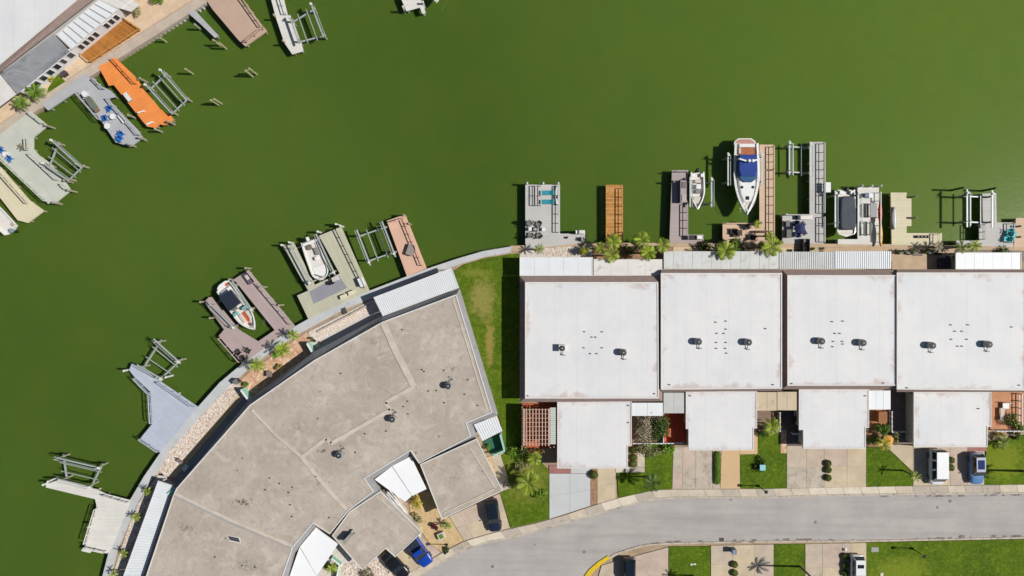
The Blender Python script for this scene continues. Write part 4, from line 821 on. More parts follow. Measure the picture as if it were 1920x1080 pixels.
for x, y, z, p, rz, lab in ((1053, 652, 3.41, AC2, 0, 'boxy white air conditioner on the roof of the leftmost white house'), (1167, 660, 3.41, AC1, 0, 'round air conditioner on the roof of the leftmost white house'),
    (1307, 640, 3.56, AC1, .1, 'left air conditioner on the roof of the second white house'), (1400, 641, 3.56, AC1, -.1, 'right air conditioner on the roof of the second white house'),
    (1536, 639, 3.41, AC1, .05, 'left air conditioner on the roof of the third white house'), (1613, 642, 3.41, AC1, 0, 'right air conditioner on the roof of the third white house'),
    (1742, 647, 3.56, AC1, 0, 'left air conditioner on the roof of the right end white house'), (1847, 645, 3.56, AC1, 0, 'right air conditioner on the roof of the right end white house'),
    (841, 722, 3.51, AC1, 2.6, 'air conditioner on the tan roof nearest the grass strip'), (737, 784, 3.51, AC1, 2.7, 'air conditioner in the middle of the tan curved roof'), (638, 851, 3.51, AC1, 2.6, 'air conditioner on the tan curved roof left of the middle one')):
    place(p, W(x, y, z), rz, lab, 'air conditioner', 'rooftop air conditioners')
t = thing('roof_condenser', 'tall rectangular condenser on the small tan garage roof by the black car', 'air conditioner', W(655, 1004, 2.76), R(47), 'rooftop air conditioners')
rbox(t, 'casing', (0, 0, .75), (1.35, .42, 1.1), M_ac); rbox(t, 'fan_guard', (-.0, .22, .8), (1.1, .04, .9), M_fan, bev=.01); rbox(t, 'stand', (0, 0, .1), (1.5, .6, .2), M_vent, bev=.02); rbox(t, 'pipe_box', (.85, .1, .25), (.3, .3, .5), M_alu)
# ---------------------------------------------------------------- garden furniture
def chair_proto(m, name='patio_chair', lounge=False):
    r = proto(name)
    if lounge:
        MB().box((0, .25, .3), (.62, 1.25, .09)).build('seat', m, r); MB().box((0, -.6, .5), (.62, .75, .09), rx=-.7).build('backrest', M_tq if m is M_teal else m, r)
    else:
        MB().box((0, .05, .4), (.58, .58, .08)).build('seat', m, r); MB().box((0, -.33, .72), (.58, .08, .72), rx=.3).build('backrest', m, r)
        for s in (-1, 1): MB().box((s * .34, 0, .6), (.1, .66, .05)).build('arm', m, r)
    for x in (-.27, .27):
        for y in (-.3, .3) if not lounge else (-.5, .75): MB().box((x, y, .19), (.06, .06, .38)).build('leg', m, r)
    return r
M_teal = mat('teal_fabric', '2f8fa3', .8, .12, 2, .1, 9); M_tq = mat('turquoise_fabric', '4fd0d4', .8, .1, 2, .1, 9); M_bl = mat('blue_plastic', '2a6ec2', .5, .1, 2, .08, 9); M_dk = mat('dark_wicker', '4d4741', .85, .2, 5, .2, 14); M_gw = mat('grey_wicker', '7d7a75', .85, .2, 5, .2, 14); M_nv = mat('navy_fabric', '2e3560', .8, .12, 2, .1, 9)
C_bl, C_dk, C_gw, C_tq, C_lg = chair_proto(M_bl), chair_proto(M_dk), chair_proto(M_gw), chair_proto(M_tq), chair_proto(M_teal, 'sun_lounger', True)
def chairs(p, rows, cat, group, z=DZ):
    for x, y, rz, lab in rows: place(p, W(x, y, z), R(rz), lab, cat, group)
chairs(C_bl, [(208, 205, 120, 'blue chair on the cool grey dock, nearest the quay'), (200, 223, 100, 'blue chair on the left edge of the cool grey dock'), (230, 253, 140, 'blue chair nearest the tip of the cool grey dock'), (227, 262, 150, 'blue chair beside the tip chair of the cool grey dock, lower left of it'), (6, 282, 120, 'blue chair at the left edge of the sage grey deck'), (22, 299, 140, 'blue chair below the small white table on the sage grey deck')], 'chair', 'blue chairs on the far docks')
chairs(C_gw, [(993, 420, 215, 'grey wicker chair upper left of the fire pit'), (1010, 421, 150, 'grey wicker chair upper right of the fire pit'), (995, 441, -10, 'grey wicker chair lower left of the fire pit'), (1011, 442, 40, 'grey wicker chair lower right of the fire pit')], 'chair', 'chairs around the fire pit')
chairs(C_dk, [(1400, 426, 200, 'dark wicker chair near the bow of the yacht on the sand coloured dock'), (1407, 445, 60, 'dark round backed chair beside the palms on the sand coloured dock'), (1373, 434, 90, 'dark wicker chair left on the sand coloured seating deck'), (1385, 437, 270, 'dark wicker chair right of the low table on the sand coloured seating deck'), (449, 660, 40, 'dark framed chair on the left of the mauve dock corner'), (457, 671, 20, 'dark framed chair nearest the seawall on the mauve dock'), (467, 657, 150, 'dark framed chair on the right of the mauve dock corner')], 'chair', 'dark dock chairs')
chairs(C_tq, [(1888, 436, 160, 'turquoise chair at the top of the right edge dock group'), (1884, 448, 60, 'turquoise chair at the bottom of the right edge dock group'), (1897, 441, 250, 'turquoise chair beside the railing of the right edge dock')], 'chair', 'turquoise chairs')
chairs(C_lg, [(1026, 362, 90, 'upper turquoise sun lounger on the light grey dock'), (1026, 379, 90, 'lower turquoise sun lounger on the light grey dock')], 'sun lounger', 'sun loungers')
def table(label, c, r, m, z=DZ, h=.5, sq=None):
    w = W(*c, z); t = thing('table', label, 'table', w, 0)
    if sq: MB().box((w.x, w.y, z + h), (*sq, .06)).build('tabletop', m, t)
    else: MB().lathe((w.x, w.y, z + h), [(r, 0), (r, .05)], 16).build('tabletop', m, t)
    for k in range(4): a = k * math.pi / 2 + .78; q = (sq[0] * .4, sq[1] * .4) if sq else (r * .6, r * .6); MB().box((w.x + math.cos(a) * q[0] * 1.3, w.y + math.sin(a) * q[1] * 1.3, z + h / 2 - .0), (.06, .06, h)).build('leg', m, t)
    return t
table('round white table near the middle of the cool grey dock', (215, 220), .4, M_white); table('round white table at the left edge of the cool grey dock', (205, 238), .42, M_white); table('white rectangular table between blue chairs on the sage grey deck', (15, 291), .4, M_white, sq=(.8, .6))
table('white side table left of the fire pit', (994, 430), .3, M_white, sq=(.42, .5)); table('white side table right of the fire pit', (1019, 430.5), .3, M_white, sq=(.42, .5)); table('low dark wicker table on the sand coloured seating deck', (1379, 440), .4, M_dk, h=.4, sq=(.9, .7))
table('long brown table on the sand coloured dock near the palms', (1424, 435), .4, mat('brown_wood', '5f4c3c', .8, .2, 3, .15, 10), h=.6, sq=(1.7, .3))
def simple(name, label, cat, c, parts, z=DZ, rz=0):
    t = thing(name, label, cat, W(*c, z), R(rz)); ROOT[t.name] = (0, 0, 0)
    for n, pos, dim, m in parts: rbox(t, n, pos, dim, m, bev=min(.05, min(dim) * .25))
    return t
M_bx = mat('brown_box', '847771', .8, .1, 2, .1, 9)
simple('storage_box', 'grey brown storage box on the salmon pink dock', 'box', (771, 469), [('body', (0, 0, .3), (.95, 1.5, .6), M_bx), ('lid', (0, 0, .65), (1.0, 1.55, .1), mat('box_lid', '9a8d88', .7, .1, 2, .1, 9)), ('handle', (.5, 0, .5), (.05, .3, .06), M_motor)], rz=-18)
simple('fire_pit', 'dark round fire pit between the grey wicker chairs', 'fire pit', (1003, 430.5), [('bowl', (0, 0, .25), (.75, .6, .5), M_motor), ('burner', (0, 0, .52), (.4, .32, .05), M_alu)])
simple('storage_box', 'dark lidded storage box at the end of the mauve dock', 'box', (468, 522), [('body', (0, 0, .2), (.8, 1.6, .4), M_d_mauve), ('lid', (0, 0, .44), (.85, 1.65, .08), mat('mauve_lid', '6a5d68', .8, .15, 2, .1, 9)), ('cushion', (0, .2, .5), (.5, .7, .06), M_cush)], rz=36)
simple('dock_locker', 'white locker with a dark panel on the lower right of the khaki dock', 'locker', (680, 529), [('body', (0, 0, .4), (.7, 1.2, .8), M_white), ('lid', (0, 0, .84), (.76, 1.26, .08), M_pan), ('panel', (-.37, 0, .4), (.04, .9, .6), M_navy)], rz=24)
for c, lab in (((646, 556), 'cream deck box nearer the fishing boat on the khaki dock'), ((661, 549), 'cream deck box nearer the white locker on the khaki dock')):
    simple('deck_box', lab, 'box', c, [('body', (0, 0, .25), (.95, .5, .5), M_cush), ('lid', (0, 0, .54), (1.0, .56, .08), mat('cream_lid', 'd8d2b8', .7, .06, 2, .05, 9))], rz=22)
simple('fish_table', 'white fish cleaning table at the head of the fishing boat slip', 'table', (631, 523), [('top', (0, 0, .85), (.9, .6, .08), M_cush), ('sink', (-.75, -.3, .5), (.75, .5, .5), M_motor), ('leg', (.3, 0, .4), (.1, .5, .8), M_white), ('leg', (-.3, 0, .4), (.1, .5, .8), M_white)], rz=20)
simple('fish_table', 'white cleaning station sticking out over the water from the white grey dock', 'table', (1546, 353), [('top', (.1, 0, .9), (.7, 1.4, .1), M_white), ('bracket', (-.3, .5, .45), (.1, .1, .9), M_white), ('bracket', (-.3, -.5, .45), (.1, .1, .9), M_white)])
simple('dock_bench', 'grey storage bench with navy end along the warm grey dock', 'bench', (1279, 360), [('seat', (0, 0, .3), (.95, 3.1, .6), M_d_warm), ('cushion', (.1, -.9, .64), (.6, .9, .1), mat('pale_cushion', 'b8b2ac', .8, .08, 2, .08, 9)), ('cushion', (.1, .9, .64), (.6, .9, .1), M_gw), ('backrest', (-.5, 0, .5), (.1, 3.2, 1.0), mat('slate_panel', '55535e', .8, .15, 2, .1, 9))])
simple('grill', 'white grill and counter on the foot of the warm grey dock', 'grill', (1300, 446), [('counter', (0, 0, .42), (1.9, .6, .84), M_d_warm), ('hood', (.55, 0, 1.0), (.7, .5, .35), M_white), ('worktop', (-.3, 0, .87), (1.0, .62, .06), M_motor)])
simple('gas_grill', 'white square grill at the corner of the light grey L shaped dock', 'grill', (1089, 436), [('cart', (0, 0, .45), (.85, .55, .9), M_white), ('hood', (0, 0, 1.0), (.75, .5, .25), M_pan3), ('shelf', (-.6, 0, .85), (.4, .45, .05), M_white)])
simple('dock_stand', 'low black and white stand at the end of the light grey L shaped dock', 'stand', (1078, 447), [('bar', (-.5, 0, .3), (1.2, .08, .5), M_white), ('bar', (.75, -.1, .35), (.3, .5, .6), M_motor), ('foot', (-1.1, .1, .2), (.3, .3, .4), M_motor)])
simple('planter_pot', 'dark oval pot at the left edge of the navy parasol platform', 'planter', (1475, 439), [('body', (0, 0, .4), (.6, 1.1, .8), mat('charcoal_pot', '4c4a52', .7, .12, 2, .1, 9)), ('rim', (0, 0, .82), (.66, 1.16, .06), M_gw)])
simple('planter_box', 'dark square planter above the oval pot on the navy parasol platform', 'planter', (1474, 420), [('body', (0, 0, .3), (.45, .75, .6), M_motor), ('rim', (0, 0, .62), (.55, .85, .06), M_gw)])
simple('storage_bench', 'grey bench along the top of the navy parasol platform', 'bench', (1509, 408), [('seat', (0, 0, .25), (1.6, .6, .5), M_gw), ('end', (-1.05, 0, .3), (.4, .6, .6), M_motor), ('lid', (0, 0, .53), (1.65, .64, .06), M_pan3)])
simple('boarding_steps', 'grey steps at the foot of the navy parasol platform', 'steps', (1507, 458), [('tread', (0, .5, .3), (.85, .5, .6), M_gw), ('tread', (0, 0, .2), (.85, .5, .4), M_gw), ('rail', (-.42, -.2, .5), (.06, 1.8, 1.0), M_vent), ('rail', (.42, -.2, .5), (.06, 1.8, 1.0), M_vent)], z=.02)
simple('gear_rack', 'grey padded gear table in the middle of the white gear dock', 'table', (1630, 395), [('top', (.15, 0, .8), (.95, 2.0, .12), M_ac), ('shelf', (-.65, 0, .5), (.35, 1.8, .1), M_motor), ('leg', (.1, .8, .4), (.7, .1, .75), M_ac), ('leg', (.1, -.8, .4), (.7, .1, .75), M_ac)])
simple('cooler', 'white and blue grey cooler near the tip of the white gear dock', 'cooler', (1622, 367), [('body', (0, 0, .25), (.55, .6, .5), mat('slate_blue', '5d6475', .6, .1, 2, .08, 9)), ('lid', (.0, 0, .53), (.6, .65, .08), mat('slate_lid', '6d7484', .6, .1, 2, .08, 9)), ('tray', (.6, 0, .2), (.6, .7, .4), M_pan)])
for k, lab in enumerate(('left grey bench strip on the white gear dock', 'right grey bench strip on the white gear dock')):
    simple('bench_plank', lab, 'bench', (1618 + 11 * k, 429), [('plank', (0, 0, .4), (.28, 2.0, .06), M_bunk), ('leg', (0, .8, .19), (.24, .1, .38), M_bunk), ('leg', (0, -.8, .19), (.24, .1, .38), M_bunk)])
simple('dock_locker', 'pale grey storage box on the orange dock', 'box', (242, 183), [('body', (0, 0, .2), (.55, 1.3, .4), M_ac), ('lid', (0, 0, .43), (.6, 1.35, .06), M_pan3)], rz=38)
simple('dock_bench', 'white plank seat near the tip of the orange dock', 'bench', (283, 232), [('seat', (0, 0, .4), (1.0, .22, .06), M_white), ('leg', (-.4, 0, .19), (.08, .18, .38), M_white), ('leg', (.4, 0, .19), (.08, .18, .38), M_white)], rz=22)
simple('dock_bench', 'white plank seat halfway down the orange dock', 'bench', (267, 211), [('seat', (0, 0, .4), (1.0, .18, .06), M_white), ('leg', (-.4, 0, .19), (.08, .16, .38), M_white), ('leg', (.4, 0, .19), (.08, .16, .38), M_white)], rz=16)
simple('dock_box', 'white cooler beside the planter on the cool grey dock', 'cooler', (162, 178), [('body', (0, 0, .25), (.7, .6, .5), M_white), ('lid', (0, 0, .54), (.75, .65, .08), M_pan)], rz=-50)
simple('planter_box', 'long olive planter along the left rail of the cool grey dock', 'planter', (175, 195), [('body', (0, 0, .3), (.7, 1.9, .6), mat('olive_box', '7f8568', .85, .15, 2, .12, 9)), ('rim', (0, 0, .6), (.76, 1.95, .06), M_bunk), ('drawer', (0, -1.15, .25), (.6, .45, .5), mat('brown_drawer', '8a7560', .8, .15, 2, .1, 9))], rz=36)
simple('dock_bench', 'white rectangular bench against the right rail of the cool grey dock', 'bench', (231, 224), [('seat', (0, 0, .42), (.45, 1.3, .08), M_white), ('leg', (0, .5, .2), (.4, .08, .4), M_white), ('leg', (0, -.5, .2), (.4, .08, .4), M_white)], rz=38)
def parasol(name, label, c, r, m, z, h=2.2, tilt=.15):
    t = thing(name, label, 'parasol', W(*c, z), .3); ROOT[t.name] = (0, 0, 0)
    MB().tube((0, 0, 0), (0, 0, h), .03, .03, 6).build('pole', M_alu, t); MB().lathe((0, 0, 0), [(.3, 0), (.3, .06), (.05, .1)], 10).build('base', M_vent, t)
    o = MB().lathe((0, 0, h - .4), [(r, 0), (r * .55, .22), (.03, .42)], 8).build('canopy', m, t); return t
parasol('parasol', 'navy folded parasol over the seating on the white grey dock platform', (1493, 429), .75, M_nv, DZ, 1.6)
chairs(chair_proto(M_nv), [(1489, 421, 160, 'navy chair above the parasol on the white grey dock platform'), (1502, 422, 220, 'navy chair right of the parasol on the white grey dock platform'), (1505, 436, 300, 'navy chair lower right of the parasol on the white grey dock platform'), (1492, 440, 10, 'navy chair below the parasol on the white grey dock platform')], 'chair', 'chairs round the navy parasol')
for k in range(4):
    simple('flower_pot', ('first', 'second', 'third', 'fourth')[k] + ' dark pot from the left in the row on the butter coloured dock', 'pot', (1719 + 6.5 * k, 444), [('pot', (0, 0, .2), (.38, .38, .4), M_motor), ('soil', (0, 0, .41), (.26, .26, .03), M_bx)])['group'] = 'pots on the butter coloured dock'
# ---------------------------------------------------------------- wooden terrace on the far quay
td = thing('wooden_terrace', 'orange brown wooden terrace below the panelled veranda on the far quay', 'terrace', W(205, 75))
q3 = px([(150, 100), (232, 34), (264, 56), (170, 118)], .16); MB().prism(offset(q3, .05), .06, Z0 - .1).build('frame', mat('terrace_frame', '8a5a28', .8, .2, 1, .15, 9), td)
slabs(q3, 34, 1, .16, [mat('terrace_board', 'bd7f37', .75, .2, 2.2, .15, 12), mat('terrace_board_dark', 'ad7230', .75, .2, 2.2, .15, 12), mat('terrace_board_red', 'bb7a3a', .75, .2, 2.2, .15, 12)], td, 'board', .025, .07)
rail(td, (172, 117), (262, 58), M_wood, .5, 1.5, .16, False); rail(td, (234, 36), (262, 55), M_wood, .5, 1.5, .16, False); rail(td, (152, 102), (170, 117), M_wood, .5, 1.2, .16, False)
# ---------------------------------------------------------------- pergola, fences, small yard things
pg = thing('pergola', 'pink and white slatted pergola left of the white garage roof', 'pergola', W(1008, 800))
M_perg = mat('pink_white_paint', 'cfae9c', .75, .12, 2, .1, 9)
for x in (984, 1030):
    for y in (768, 800, 832): w = W(x, y, 0); MB().box((w.x, w.y, 1.1), (.12, .12, 2.5)).build('post', M_perg, pg)
for x in (984, 1030): a, b = W(x, 766, 2.3), W(x, 835, 2.3); MB().beam(a, b, .13, .2).build('beam', M_perg, pg)
for i in range(9): x = 981.5 + i * 5.9; a, b = W(x, 766, 2.47), W(x, 836, 2.47); MB().beam(a, b, .12, .14).build('rafter', M_perg, pg)
for i in range(9): y = 768 + i * 8; a, b = W(979, y, 2.57), W(1032, y, 2.57); MB().beam(a, b, .05, .05).build('batten', M_perg, pg)
a, b = W(978.5, 757, 0), W(978.5, 837, 0); MB().beam((a.x, a.y, 1.1), (b.x, b.y, 1.1), .12, 2.5).build('screen_wall', mat('pink_stucco', 'b98c7e', .85, .12, 1, .1, 9), pg)
sc = thing('slatted_awning', 'pale slatted awning between the pergola and the white garage roof', 'awning', W(1037, 798))
a = px([(1031.5, 764), (1042.5, 764), (1042.5, 833), (1031.5, 833)], 2.4); slabs(a, 1, 17, 2.4, mat('pale_slat', 'c3cbc4', .6, .06, 1, .06, 9), sc, 'slat', .03, .06)
for y in (766, 831): w = W(1037, y, 0); MB().box((w.x, w.y, 1.08), (.1, .1, 2.5)).build('post', M_white, sc)
def fence(label, p, q, h=.95, n=6, m=None, z=0.0):
    t = thing('railing_fence', label, 'fence', W(*p, z)); a, b = W(*p, z), W(*q, z)
    for i in range(n + 1): c = a.lerp(b, i / n); MB().box((c.x, c.y, z + h / 2 - .06), (.14, .14, h + .12)).build('post', m or M_white, t)
    for zz in (.3, .9): MB().beam((a.x, a.y, z + h * zz), (b.x, b.y, z + h * zz), .08, .1).build('rail', m or M_white, t)
fence('white railing fence at the foot of the orange tiled patio', (1238, 829), (1276, 829)); fence('white railing fence below the flowering bush', (1186, 829), (1236, 829)); fence('white railing fence by the grey brown court of the third house', (1667, 808), (1692, 808), n=3); fence('white railing fence below the terracotta court at the right', (1862, 806), (1908, 806))
fence('white side railing between the brown and dark courtyards', (1458, 772), (1458, 806), n=4); fence('white side railing between the terracotta and grey brown courts', (1666, 770), (1666, 806), n=4); fence('white side railing at the right end of the terracotta court', (1908, 738), (1908, 804), n=5); fence('white corner railing on the dark courtyard by the third garage', (1484, 812), (1497, 812), n=2)
lowwall('garden_wall', 'white low wall between the flowering bush and the orange tiled patio', [(1242, 772), (1242, 828)], .8, .12, M_wwall)
simple('patio_table', 'orange square table on the orange tiled patio', 'table', (1252, 810), [('top', (0, 0, .5), (1.2, 1.2, .06), mat('orange_top', 'd86a48', .7, .06, 1, .06, 9)), ('leg', (-.4, -.4, .24), (.08, .08, .48), M_white), ('leg', (.4, .4, .24), (.08, .08, .48), M_white)], z=.01)
simple('wood_screen', 'brown wooden crate screen in the terracotta court', 'screen', (1648, 780), [('panel', (0, 0, .5), (1.1, 1.5, 1.0), mat('brown_panel', '8c5836', .8, .15, 2, .12, 9)), ('lid', (0, 0, 1.03), (1.2, 1.6, .06), mat('brown_panel2', '9c6844', .8, .15, 2, .12, 9))], z=.01)
parasol('patio_umbrella', 'small orange parasol above the plants by the third garage', (1656, 822), .75, mat('orange_canvas', 'e0a04a', .8, .08, 1, .06, 9), 0, 1.7)
simple('garden_bench', 'white framed bench in the terracotta court at the right', 'bench', (1882, 760), [('seat', (0, 0, .4), (.9, .8, .1), M_white), ('back', (0, .45, .7), (.9, .08, .6), M_white), ('table', (-.5, -1.2, .45), (.6, 1.8, .08), M_cush), ('leg', (0, -.3, .2), (.7, .08, .4), M_white)], z=.005)
simple('stone_block', 'grey stone block stepping across the grey brown court', 'block', (1703, 800), [('slab', (0, 0, .12), (.7, 1.7, .24), M_kerb), ('cap', (0, 0, .26), (.6, 1.5, .05), M_walk[1])], z=0)
simple('utility_box', 'pale teal utility box in the ring of shrubs on the front lawn', 'utility box', (1426, 874), [('cabinet', (0, 0, .4), (.75, .75, .8), mat('teal_box', '7fc0c4', .6, .08, 1, .06, 9)), ('lid', (0, 0, .83), (.8, .8, .07), mat('teal_lid', '8fcdd0', .6, .08, 1, .06, 9))], z=0)
simple('utility_hatch', 'grey rectangular hatch in the lawn by the white car', 'hatch', (1640, 1030.5), [('lid', (0, 0, .03), (1.0, .55, .08), M_ac), ('frame', (0, 0, .01), (1.1, .65, .06), M_kerb)], z=0)
simple('valve_box', 'pair of white valve lids in the lower lawn', 'hatch', (1299, 1058), [('lid', (-.2, 0, .04), (.3, .25, .1), M_white), ('lid', (.25, .02, .04), (.35, .2, .1), M_white)], z=0)
simple('wheelie_bin', 'blue grey rubbish bin at the top of the lower driveway', 'bin', (1373, 1030), [('body', (0, 0, .5), (.6, .65, 1.0), mat('slate_bin', '6d7c8e', .5, .08, 1, .06, 9)), ('lid', (0, 0, 1.04), (.65, .7, .09), mat('slate_bin_lid', '7b8a9c', .5, .08, 1, .06, 9)), ('handle', (0, .36, .95), (.4, .06, .06), M_motor)], z=.01)
simple('garden_step', 'white garden step stone in the lower right lawn', 'step', (1653, 1078), [('slab', (0, 0, .03), (.4, .6, .1), M_walk[1]), ('edge', (0, 0, .0), (.46, .66, .08), M_kerb)], z=0)
simple('planter_box', 'square white planter with green turf in the gravel yard', 'planter', (828, 1003), [('box', (0, 0, .3), (1.0, .95, .6), M_cush), ('turf', (0, 0, .6), (.6, .62, .06), mat('turf_green', '5c8a20', .9, .15, 4, .15, 12))], z=0, rz=25)
simple('turf_bed', 'rectangular green turf bed on the paved palm patio', 'planter', (524, 661), [('frame', (0, 0, .08), (2.3, 1.0, .16), M_pave), ('turf', (0, 0, .15), (2.1, .8, .1), mat('turf_green', '5c8a20'))], z=0, rz=32)
simple('grill', 'black covered grill at the left end of the paved palm patio', 'grill', (447, 714), [('body', (0, 0, .5), (.6, .6, 1.0), M_motor), ('cover', (0, 0, 1.03), (.68, .66, .12), M_gw)], z=0, rz=40)
simple('patio_table', 'round dark table in the shade of the palm patio', 'table', (508, 700), [('top', (0, 0, .7), (.8, .8, .06), M_bx), ('leg', (0, 0, .35), (.1, .1, .68), M_motor)], z=0)
simple('floor_hatch', 'dark rectangular hatch in the pebble strip by the khaki dock', 'hatch', (646, 583), [('cover', (0, 0, .08), (.6, .85, .16), M_vent), ('rim', (0, 0, .04), (.72, .97, .1), M_kerb)], z=.02, rz=25)
lowwall('bench_wall', 'long low brown kerb wall across the pebble strip by the khaki dock', [(596, 622), (695, 570)], .3, .22, M_kerb)
simple('cooler', 'pale blue cooler on the shaded walk of the curved block', 'cooler', (350, 876), [('body', (0, 0, .25), (.6, .8, .5), mat('pale_blue', '9fc8dc', .5, .08, 1, .06, 9)), ('lid', (0, 0, .53), (.65, .85, .08), M_pan)], z=0, rz=-40)
simple('garden_bench', 'brown wooden seat at the end of the pebble band of the curved block', 'bench', (340, 864), [('seat', (0, 0, .42), (.5, 1.0, .08), M_bx), ('leg', (0, .4, .2), (.45, .08, .4), M_bx), ('leg', (0, -.4, .2), (.45, .08, .4), M_bx), ('back', (.25, 0, .65), (.06, 1.0, .4), M_bx)], z=0, rz=60)
simple('storage_bin', 'dark bin beside the quay garden below the grey veranda roof', 'bin', (124, 140), [('body', (0, 0, .3), (.75, .6, .6), mat('dark_plum', '44353c', .8, .1, 2, .1, 9)), ('lid', (0, 0, .63), (.8, .65, .06), mat('plum_lid', '54444c', .8, .1, 2, .1, 9))], z=0, rz=35)
# black tables and plant stands on the right hand paved patio
for k, (x, y) in enumerate(((1688, 474), (1701, 475), (1741, 474), (1757, 476))):
    simple('plant_stand', ('leftmost', 'second', 'third', 'rightmost')[k] + ' black plant stand along the paved patio right of the ribbed roofs', 'plant stand', (x, y), [('shelf', (0, 0, .5), (.8, .3, .05), M_motor), ('shelf', (.05, .05, .25), (.9, .4, .05), M_motor), ('leg', (-.3, 0, .24), (.05, .3, .48), M_motor), ('leg', (.3, 0, .24), (.05, .3, .48), M_motor)], z=0, rz=random.uniform(-20, 20))['group'] = 'black plant stands'
simple('mat', 'grey mat between black plant stands on the paved patio', 'mat', (1720, 474), [('mat', (0, 0, .01), (1.3, .8, .03), M_bx), ('border', (0, 0, .005), (1.4, .9, .02), M_vent)], z=0)
simple('hot_tub', 'dark hot tub cover on the paved patio left of the right patio roof', 'tub', (1766, 494), [('body', (0, 0, .4), (1.3, 1.4, .8), mat('tub_side', '4a4850', .7, .1, 2, .1, 9)), ('cover', (0, 0, .84), (1.4, 1.5, .1), mat('tub_cover', '3a3a46', .7, .1, 2, .1, 9)), ('step', (.95, 0, .2), (.5, 1.0, .4), M_ac)], z=0)
parasol('parasol', 'slate parasol closed beside the hot tub on the paved patio', (1777, 483), .35, M_gtop, 0, 2.0)
# street lamps
M_blk = mat('black_iron', '1c1b1b', .5, .1, 2, .05, 9)
def lamp(label, base, h=2.9):
    w = W(*base, 0); t = thing('street_lamp', label, 'street lamp', w, 0, 'street lamps')
    MB().lathe((w.x, w.y, 0), [(.16, -.1), (.16, .25), (.08, .4)], 10).build('base', M_blk, t); MB().tube((w.x, w.y, .3), (w.x, w.y, h - .3), .06, .05, 8).build('post', M_blk, t)
    MB().box((w.x, w.y, h - .12), (.26, .26, .36)).build('lantern', mat('lamp_glass', 'c9c3ac', .3, .05, 1, .05, 8), t); MB().box((w.x, w.y, h + .12), (.42, .42, .1), taper=.5).build('cap', M_blk, t)
lamp('black street lamp at the edge of the lawn with the utility box', (1422, 911)); lamp('black street lamp on the lower right lawn', (1710, 1028)); lamp('black street lamp in the gravel yard by the blue pickup', (838, 1021))
# roadside manhole and drain
simple('manhole', 'round iron drain cover at the lower kerb of the road', 'drain', (1353, 1012), [('cover', (0, 0, .01), (.7, .6, .04), M_vent), ('rim', (0, 0, .0), (.85, .75, .03), M_kerb)], z=-.125)
